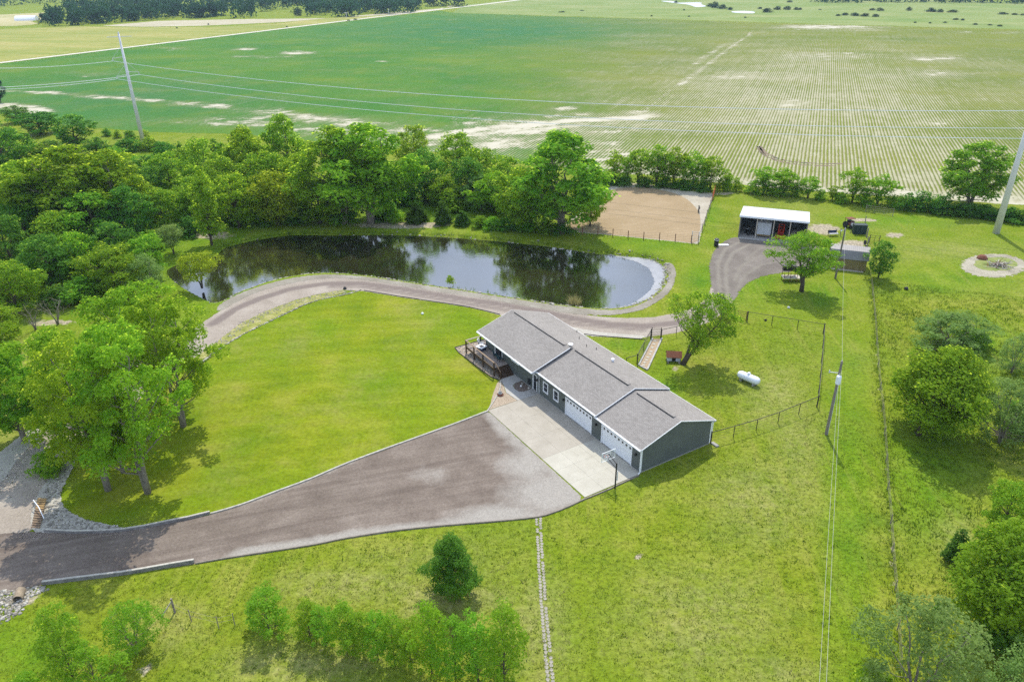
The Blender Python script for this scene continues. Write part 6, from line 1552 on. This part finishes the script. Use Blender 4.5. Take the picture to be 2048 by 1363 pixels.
for a in [(1526, 388, 331, 66, 'left one of two joined trees behind the machine shed'), (1566, 389, 336, 72, 'right one of two joined trees behind the machine shed'), (1615, 396, 352, 54, 'small hedgerow tree above the machine shed roof corner'), (1664, 400, 370, 34, 'smallest hedgerow bush above the barn yard'),
    (1704, 404, 331, 72, 'tall hedgerow tree left in the barn yard pair'), (1754, 409, 346, 78, 'hedgerow tree right in the barn yard pair')]:
    tree('row_tree', 'bright', *a, HB)
for u, v, tp, w, lab in [(1505, 387, 362, 34, 'scrub at the foot of the left joined tree behind the machine shed'), (1546, 391, 366, 40, 'scrub between the two joined trees behind the machine shed'), (1590, 392, 364, 34, 'scrub right of the joined trees behind the machine shed'), (1640, 399, 378, 30, 'scrub left of the smallest hedgerow bush'),
    (1684, 406, 380, 34, 'scrub at the left foot of the barn yard pair'), (1728, 409, 374, 44, 'scrub between the trees of the barn yard pair'), (1786, 413, 388, 34, 'scrub at the right end of the barn yard pair')]:
    tree('shrub', 'mid', u, v, tp, w, lab, 'scrub along the field edge')
tree('cottonwood', 'mid', 1936, 414, 280, 152, 'big dark tree in the hedge left of the right power pole')
UB = 'shrubs of the hedge by the right field edge'
for u, v, tp, w in [(1815, 420, 384, 50), (1845, 422, 380, 55), (1875, 424, 384, 50), (1900, 428, 400, 60), (1935, 432, 404, 60), (1970, 436, 408, 60), (2010, 440, 412, 60), (2045, 444, 416, 60)]:
    tree('shrub', 'deep', u, v, tp, w, 'dark shrub merging into the hedge along the right field edge', UB)
UA = 'low shrubs under the arena hedgerow'
for u, v, tp in [(1215, 368, 352), (1250, 370, 350), (1290, 372, 352), (1330, 374, 354), (1370, 377, 356), (1405, 380, 358), (1438, 381, 356), (1455, 382, 344), (1472, 382, 352)]:
    tree('shrub', 'deep' if u < 1430 else 'bright', u, v, tp, 44 if u < 1430 else 26, 'low shrub under the hedgerow trees behind the arena', UA)
UW = 'thicket shrubs in the left woods'
r_ = random.Random(5)
for u, v, w in [(20, 300, 70), (60, 330, 80), (110, 320, 70), (200, 310, 60), (235, 330, 60), (262, 302, 50), (300, 300, 44), (330, 312, 50), (370, 330, 60), (300, 345, 60), (400, 320, 46), (440, 330, 50), (255, 420, 80), (310, 430, 70), (380, 430, 80), (420, 420, 80), (460, 420, 70), (520, 430, 80), (590, 430, 80), (380, 470, 60), (300, 500, 70), (250, 520, 70), (200, 530, 80), (150, 500, 80), (100, 500, 80), (60, 560, 80), (20, 580, 70), (120, 610, 70), (170, 600, 80), (200, 590, 80), (130, 540, 80), (70, 440, 80), (20, 450, 70), (790, 400, 80), (820, 410, 60), (880, 400, 70), (900, 420, 70), (960, 400, 60), (1010, 410, 70), (1060, 420, 60), (470, 445, 60), (530, 448, 50), (600, 446, 60), (680, 440, 70), (780, 440, 60), (985, 458, 44), (1020, 460, 44), (1055, 462, 46), (1090, 464, 46), (1125, 466, 46), (960, 454, 40), (760, 442, 40), (700, 442, 46)]:
    tree('shrub', r_.choice(['deep', 'mid', 'mid', 'deep']), u, v, v - w * 0.62, w * 1.05, 'low shrub filling the thicket between the trees of the left woods', UW)
UF = 'small bushes at the field edge by the left pole'
for i, (k_, u, v, tp, w) in enumerate([('cedar', 340, 308, 282, 16), ('cedar', 362, 310, 280, 18), ('cedar', 405, 308, 278, 18), ('shrub', 215, 272, 255, 22), ('shrub', 236, 276, 258, 20), ('shrub', 262, 280, 258, 30), ('shrub', 292, 284, 258, 22), ('shrub', 320, 300, 280, 26), ('shrub', 385, 305, 285, 24), ('shrub', 430, 300, 276, 28), ('shrub', 462, 310, 286, 26)]):
    tree(k_, 'deep' if i % 2 else 'mid', u, v, tp, w, 'small dark bush at the grassy field edge by the left power pole', UF)
for a in [('shrub', 'deep', 1874, 1232, 1206, 34, 'round dark tuft of a bush between thicket and silvery tree'), ('shrub', 'bright', 900, 566, 549, 20, 'tiny green willow bush standing in the pond water'),
    ('shrub', 'mid', 1945, 690, 655, 60, 'grey bush behind the maple at its right'), ('shrub', 'deep', 2040, 860, 800, 90, 'dark bush at the right edge under the pale spreading tree'), ('shrub', 'deep', 1990, 1290, 1200, 120, 'dark skirt bush below the large lower right thicket'), ('shrub', 'mid', 60, 1400, 1345, 70, 'low bush at the bottom left corner'),
    ('shrub', 'mid', 1738, 1400, 1330, 80, 'leafy bush at the bottom edge left of the silvery tree')]:
    tree(*a)

# ------------------------------------------------------------------ far woods and scattered far bushes
def wood(name, pts, n, hgt, leaf, q=110, size=2.4):
    """a far belt of trees that reads as one mass"""
    poly = pix(pts); lo, hi = poly.min(0), poly.max(0)
    C_, N__ = [], []
    k = 0
    while k < n:
        p = rng.uniform(lo, hi)
        if sdf(p[None], poly)[0] < 0: continue
        k += 1
        h = hgt * rng.uniform(0.6, 1.15); R = h * rng.uniform(0.34, 0.5)
        ncl = 9
        cc = rng.normal(size=(ncl, 3)); cc /= np.linalg.norm(cc, axis=1)[:, None]; cc[:, 2] = np.abs(cc[:, 2])
        cc = cc * np.array([R * 0.65, R * 0.65, h * 0.36]) + np.array([p[0], p[1], h * 0.42])
        d = rng.normal(size=(ncl, q // ncl, 3)); d /= np.linalg.norm(d, axis=2)[:, :, None]
        C_.append((cc[:, None] + d * R * np.array([0.5, 0.5, 0.42])).reshape(-1, 3))
        nn = d + np.array([0, 0, 0.4]) + rng.normal(size=d.shape) * 0.4
        N__.append((nn / np.linalg.norm(nn, axis=2)[:, :, None]).reshape(-1, 3))
        d2 = rng.normal(size=(14, 3)) * np.array([R * 0.6, R * 0.6, h * 0.12]) + np.array([p[0], p[1], h * 0.16])
        C_.append(np.abs(d2 * [0, 0, 1]) + d2 * [1, 1, 0]); m_ = rng.normal(size=(14, 3)); N__.append(m_ / np.linalg.norm(m_, axis=1)[:, None])
    P_ = np.concatenate(C_); P_[:, 2] = np.maximum(P_[:, 2], 0.4)
    return obj(name, leaf_cloud(name, P_, np.concatenate(N__), np.full(len(P_), size), LEAF[leaf]), kind='stuff')
wood('far_woods', [(80, 47), (100, 52), (145, 52), (240, 46), (330, 38), (420, 37), (510, 37), (515, 30), (400, 28), (300, 31), (200, 36), (100, 42)], 110, 15, 'far')
wood('far_woods', [(130, 34), (210, 32), (330, 25), (520, 24), (600, 24), (700, 20), (860, 12), (860, 4), (600, 8), (300, 12), (120, 18)], 150, 17, 'far')
wood('far_woods', [(612, 33), (700, 34), (780, 30), (838, 24), (838, 17), (760, 18), (612, 24)], 60, 17, 'far')
wood('far_woods', [(845, 14), (925, 13.5), (926, 9), (845, 9)], 16, 18, 'far')
wood('far_woods', [(-500, 40), (60, 12), (500, 4), (900, -2), (900, -8), (400, -6), (-500, 15)], 170, 17, 'far', 80)
wood('far_woods', [(1610, 6), (1700, 6.5), (1780, 6), (1840, 5.5), (1940, 7), (1945, 2), (1850, 1), (1610, 2)], 60, 14, 'far', 80)
wood('far_woods', [(1955, 7.5), (2100, 9), (2100, 4), (1955, 3)], 26, 14, 'far', 80)
wood('far_woods', [(1100, -6), (2300, 0), (2300, -8), (1100, -12)], 150, 14, 'far', 60, 3.0)
FT = 'far bushes on the pasture beyond the crop field'
lab_far = {0: 'round lone tree before the far left wood', 1: 'bushy tree left of the far marsh water', 2: 'bushy tree at the right bank of the far marsh water'}
for i, (u, v, tp, w) in enumerate([(596, 32, 14, 19), (1430, 16, 3, 22), (1535, 25, 15, 22), (1445, 18, 8, 18), (1420, 14, 6, 16), (1460, 20, 14, 14), (1555, 20, 12, 16), (1575, 20, 11, 16), (1592, 20, 14, 12), (1600, 20, 15, 10), (1520, 18, 14, 12), (1352, 6, 1, 8), (1580, 5, 0, 12), (1760, 22, 15, 14), (1745, 21, 16, 12), (1818, 22, 13, 10), (1862, 24, 15, 22), (1880, 25, 17, 14), (1905, 25, 19, 18), (1690, 31, 25, 16), (1710, 32, 25, 20), (1730, 33, 26, 18), (1750, 34, 27, 14), (1676, 32, 28, 12), (1912, 40, 36, 12), (1925, 41, 37, 10), (2005, 29, 24, 18), (2030, 30, 26, 14), (2046, 31, 27, 10), (1950, 50, 46, 10), (1980, 51, 48, 8), (1890, 46, 43, 8), (2000, 53, 49, 10), (1120, 25, 23, 8), (1126, 25, 22, 8), (1164, 22, 20, 8), (1378, 34, 31, 5), (1303, 33, 30, 5), (1368, 21, 18, 5), (710, 40, 37, 8), (697, 41.5, 39.5, 8), (574, 55, 52, 5), (417, 50, 46, 4), (354, 57, 54, 4), (1490, 36, 33, 6), (1640, 20, 18, 6), (1830, 46, 43, 7), (1860, 47, 44, 7)]):
    tree('shrub', 'far', u, v, tp, w, lab_far.get(i, 'small bluish bush dotted on the far pasture beyond the crops'), FT if i > 2 else None, name='far_bush')
tree('dead', 'far', 78, 49, 30, 24, 'pale bare tree at the left end of the far wood', name='far_bare_tree')

# thicket shrubs are told apart by the tree they stand next to
_land = [(o, seen(*o.location)) for o in S.objects if o.parent is None and o.get('category') == 'tree' and not o.get('group') and len(o['label'].split()) <= 11 and o['label'].count(' of the ') < 2]
def by_neighbour(group, what):
    used = set()
    for o in S.objects:
        if o.get('group') != group or o.parent: continue
        u, v = seen(*o.location)
        for t_, (a, b) in sorted(_land, key=lambda q: (q[1][0] - u) ** 2 + 6 * (q[1][1] - v) ** 2)[:6]:
            side = ('just behind' if v < b - 8 else 'in front of') if abs(u - a) < 22 else ('left of' if u < a else 'right of')
            lab = what + ' ' + side + ' the ' + t_['label']
            if lab not in used and len(lab.split()) <= 16: break
        used.add(lab); o['label'] = lab
by_neighbour(UW, 'low shrub')
by_neighbour(UF, 'small bush')

# ------------------------------------------------------------------ rough grass that stands up from the ground
def tufts(name, pts, hgt, mat, blades=7, wid=0.05, spread=0.14):
    n = len(pts); b = n * blades
    base = np.repeat(np.c_[pts, np.zeros(n)], blades, 0) + np.c_[rng.normal(0, spread, (b, 2)), np.zeros(b)]
    hh = np.repeat(hgt * rng.uniform(0.5, 1.3, n), blades) * rng.uniform(0.6, 1.1, b)
    lean = rng.normal(0, 0.4, (b, 2)) * hh[:, None]
    a = rng.uniform(0, 6.28, b); s_ = np.c_[np.cos(a), np.sin(a), np.zeros(b)] * wid * rng.uniform(0.6, 1.4, (b, 1))
    tip = base + np.c_[lean, hh]
    V = np.stack([base - s_, base + s_, tip], 1).reshape(-1, 3)
    return obj(name, quick_mesh(name, V, np.arange(3 * b, dtype=np.int32).reshape(-1, 3), mat), kind='stuff')
def grass_mat(name, a, b, tr):
    t = NT(name); isl = t.n('NewGeometry').outputs['Random Per Island']
    c = t.ramp(isl, [(0, a), (1, b)])
    d = t.n('BsdfDiffuse'); t.put(d.inputs[0], c); r = t.n('BsdfTranslucent'); t.put(r.inputs[0], t.mix(0.5, c, tr))
    m = t.n('MixShader'); m.inputs[0].default_value = 0.4; t.t.links.new(d.outputs[0], m.inputs[1]); t.t.links.new(r.outputs[0], m.inputs[2])
    return t.done(m.outputs[0])
G1 = grass_mat('tuft_green', (0.085, 0.17, 0.012), (0.22, 0.28, 0.03), (0.28, 0.36, 0.03))
G2 = grass_mat('tuft_straw', (0.24, 0.22, 0.08), (0.42, 0.38, 0.19), (0.4, 0.36, 0.14))
G3 = grass_mat('tuft_dark', (0.075, 0.15, 0.012), (0.15, 0.225, 0.02), (0.18, 0.28, 0.02))
not_here = [pix(drive_pts), pix(lawn_pts), pix(dam_pts)]
def clear_of(q):
    k = np.ones(len(q), bool)
    for P_ in not_here: k &= sdf(q, P_) < -0.4
    hu = (q - np.array(HO[:2])); cu = hu[:, 0] * math.cos(HA) + hu[:, 1] * math.sin(HA); cv_ = -hu[:, 0] * math.sin(HA) + hu[:, 1] * math.cos(HA)
    k &= ~((cu > -35) & (cu < 1.0) & (cv_ > -8) & (cv_ < 11))
    return q[k]
bottom = pix([(-80, 1400), (-80, 1230), (60, 1190), (240, 1158), (390, 1130), (560, 1106), (800, 1065), (1070, 1042), (1180, 1002), (1290, 955), (1430, 895), (1640, 820), (1770, 860), (1790, 1120), (1800, 1400)])
right = pix([(1775, 1400), (1790, 1190), (1768, 880), (1748, 640), (1738, 560), (2100, 600), (2150, 1400)])
yard = pix([(1300, 740), (1350, 690), (1480, 640), (1640, 670), (1630, 805), (1430, 870), (1400, 830)])
q = clear_of(fill(bottom, 15000)); tufts('rough_grass', q, 0.13, G1, 5, 0.035, 0.16)
q = clear_of(fill(bottom, 9000)); q = q[dry_f(q) > rng.random(len(q)) * 0.9]; tufts('dry_grass', q, 0.14, G2, 5, 0.035, 0.18)
q = clear_of(fill(right, 16000)); tufts('tall_grass', q, 0.26, G1, 5, 0.04, 0.2)
q = clear_of(fill(right, 5000)); tufts('weed_clumps', q[np.sin(q[:, 0] * 0.9) + np.cos(q[:, 1] * 0.7) > 0.4], 0.4, G3, 7, 0.05, 0.22)
q = clear_of(fill(bottom, 2000)); q = q[np.sin(q[:, 0] * 0.55 + 1) + np.cos(q[:, 1] * 0.5) > -0.2]; tufts('grass_clumps', q, 0.17, G3, 6, 0.04, 0.12)
q = clear_of(fill(yard, 4000)); tufts('yard_grass', q, 0.10, G1, 5, 0.035, 0.16)
L = walk(np.r_[pond_line, pond_line[:1]], 0.22); L = L + rng.normal(0, 0.6, L.shape); d_ = sdf(L, pond_line); L = L[(d_ < 0.1)]
uv_ = np.array(seen(L[:, 0], L[:, 1], 0)).T
L = L[(uv_[:, 1] < 520) | (rng.random(len(L)) < 0.22)]
o = tufts('shore_reeds', L, 0.55, G3, 7, 0.045, 0.25); o.location.z = -0.35
q = np.concatenate([walk(pix(pf), 0.25) + rng.normal(0, 0.3, (len(walk(pix(pf), 0.25)), 2))]); tufts('fence_weeds', q, 0.38, G1, 7, 0.04, 0.2)
q = pix([(1146, 607), (1150, 608), (1148, 605), (1152, 606), (1145, 605)], WATER_Z); o = tufts('reed_clump', np.repeat(q, 12, 0) + rng.normal(0, 0.35, (60, 2)), 1.3, G2, 6, 0.03, 0.15); o.location.z = -0.6

# ------------------------------------------------------------------ the air between
t = NT('haze_air')
v_ = t.n('VolumePrincipled')
v_.inputs['Color'].default_value = (0.60, 0.82, 1.0, 1)
v_.inputs['Density'].default_value = 0.00009
v_.inputs['Anisotropy'].default_value = 0.3
t.t.links.new(v_.outputs[0], t.out.inputs['Volume'])
o = MB().box(-9500, 9500, -60, 11500, -3.5, 60).build('haze', t.m); o['kind'] = 'stuff'
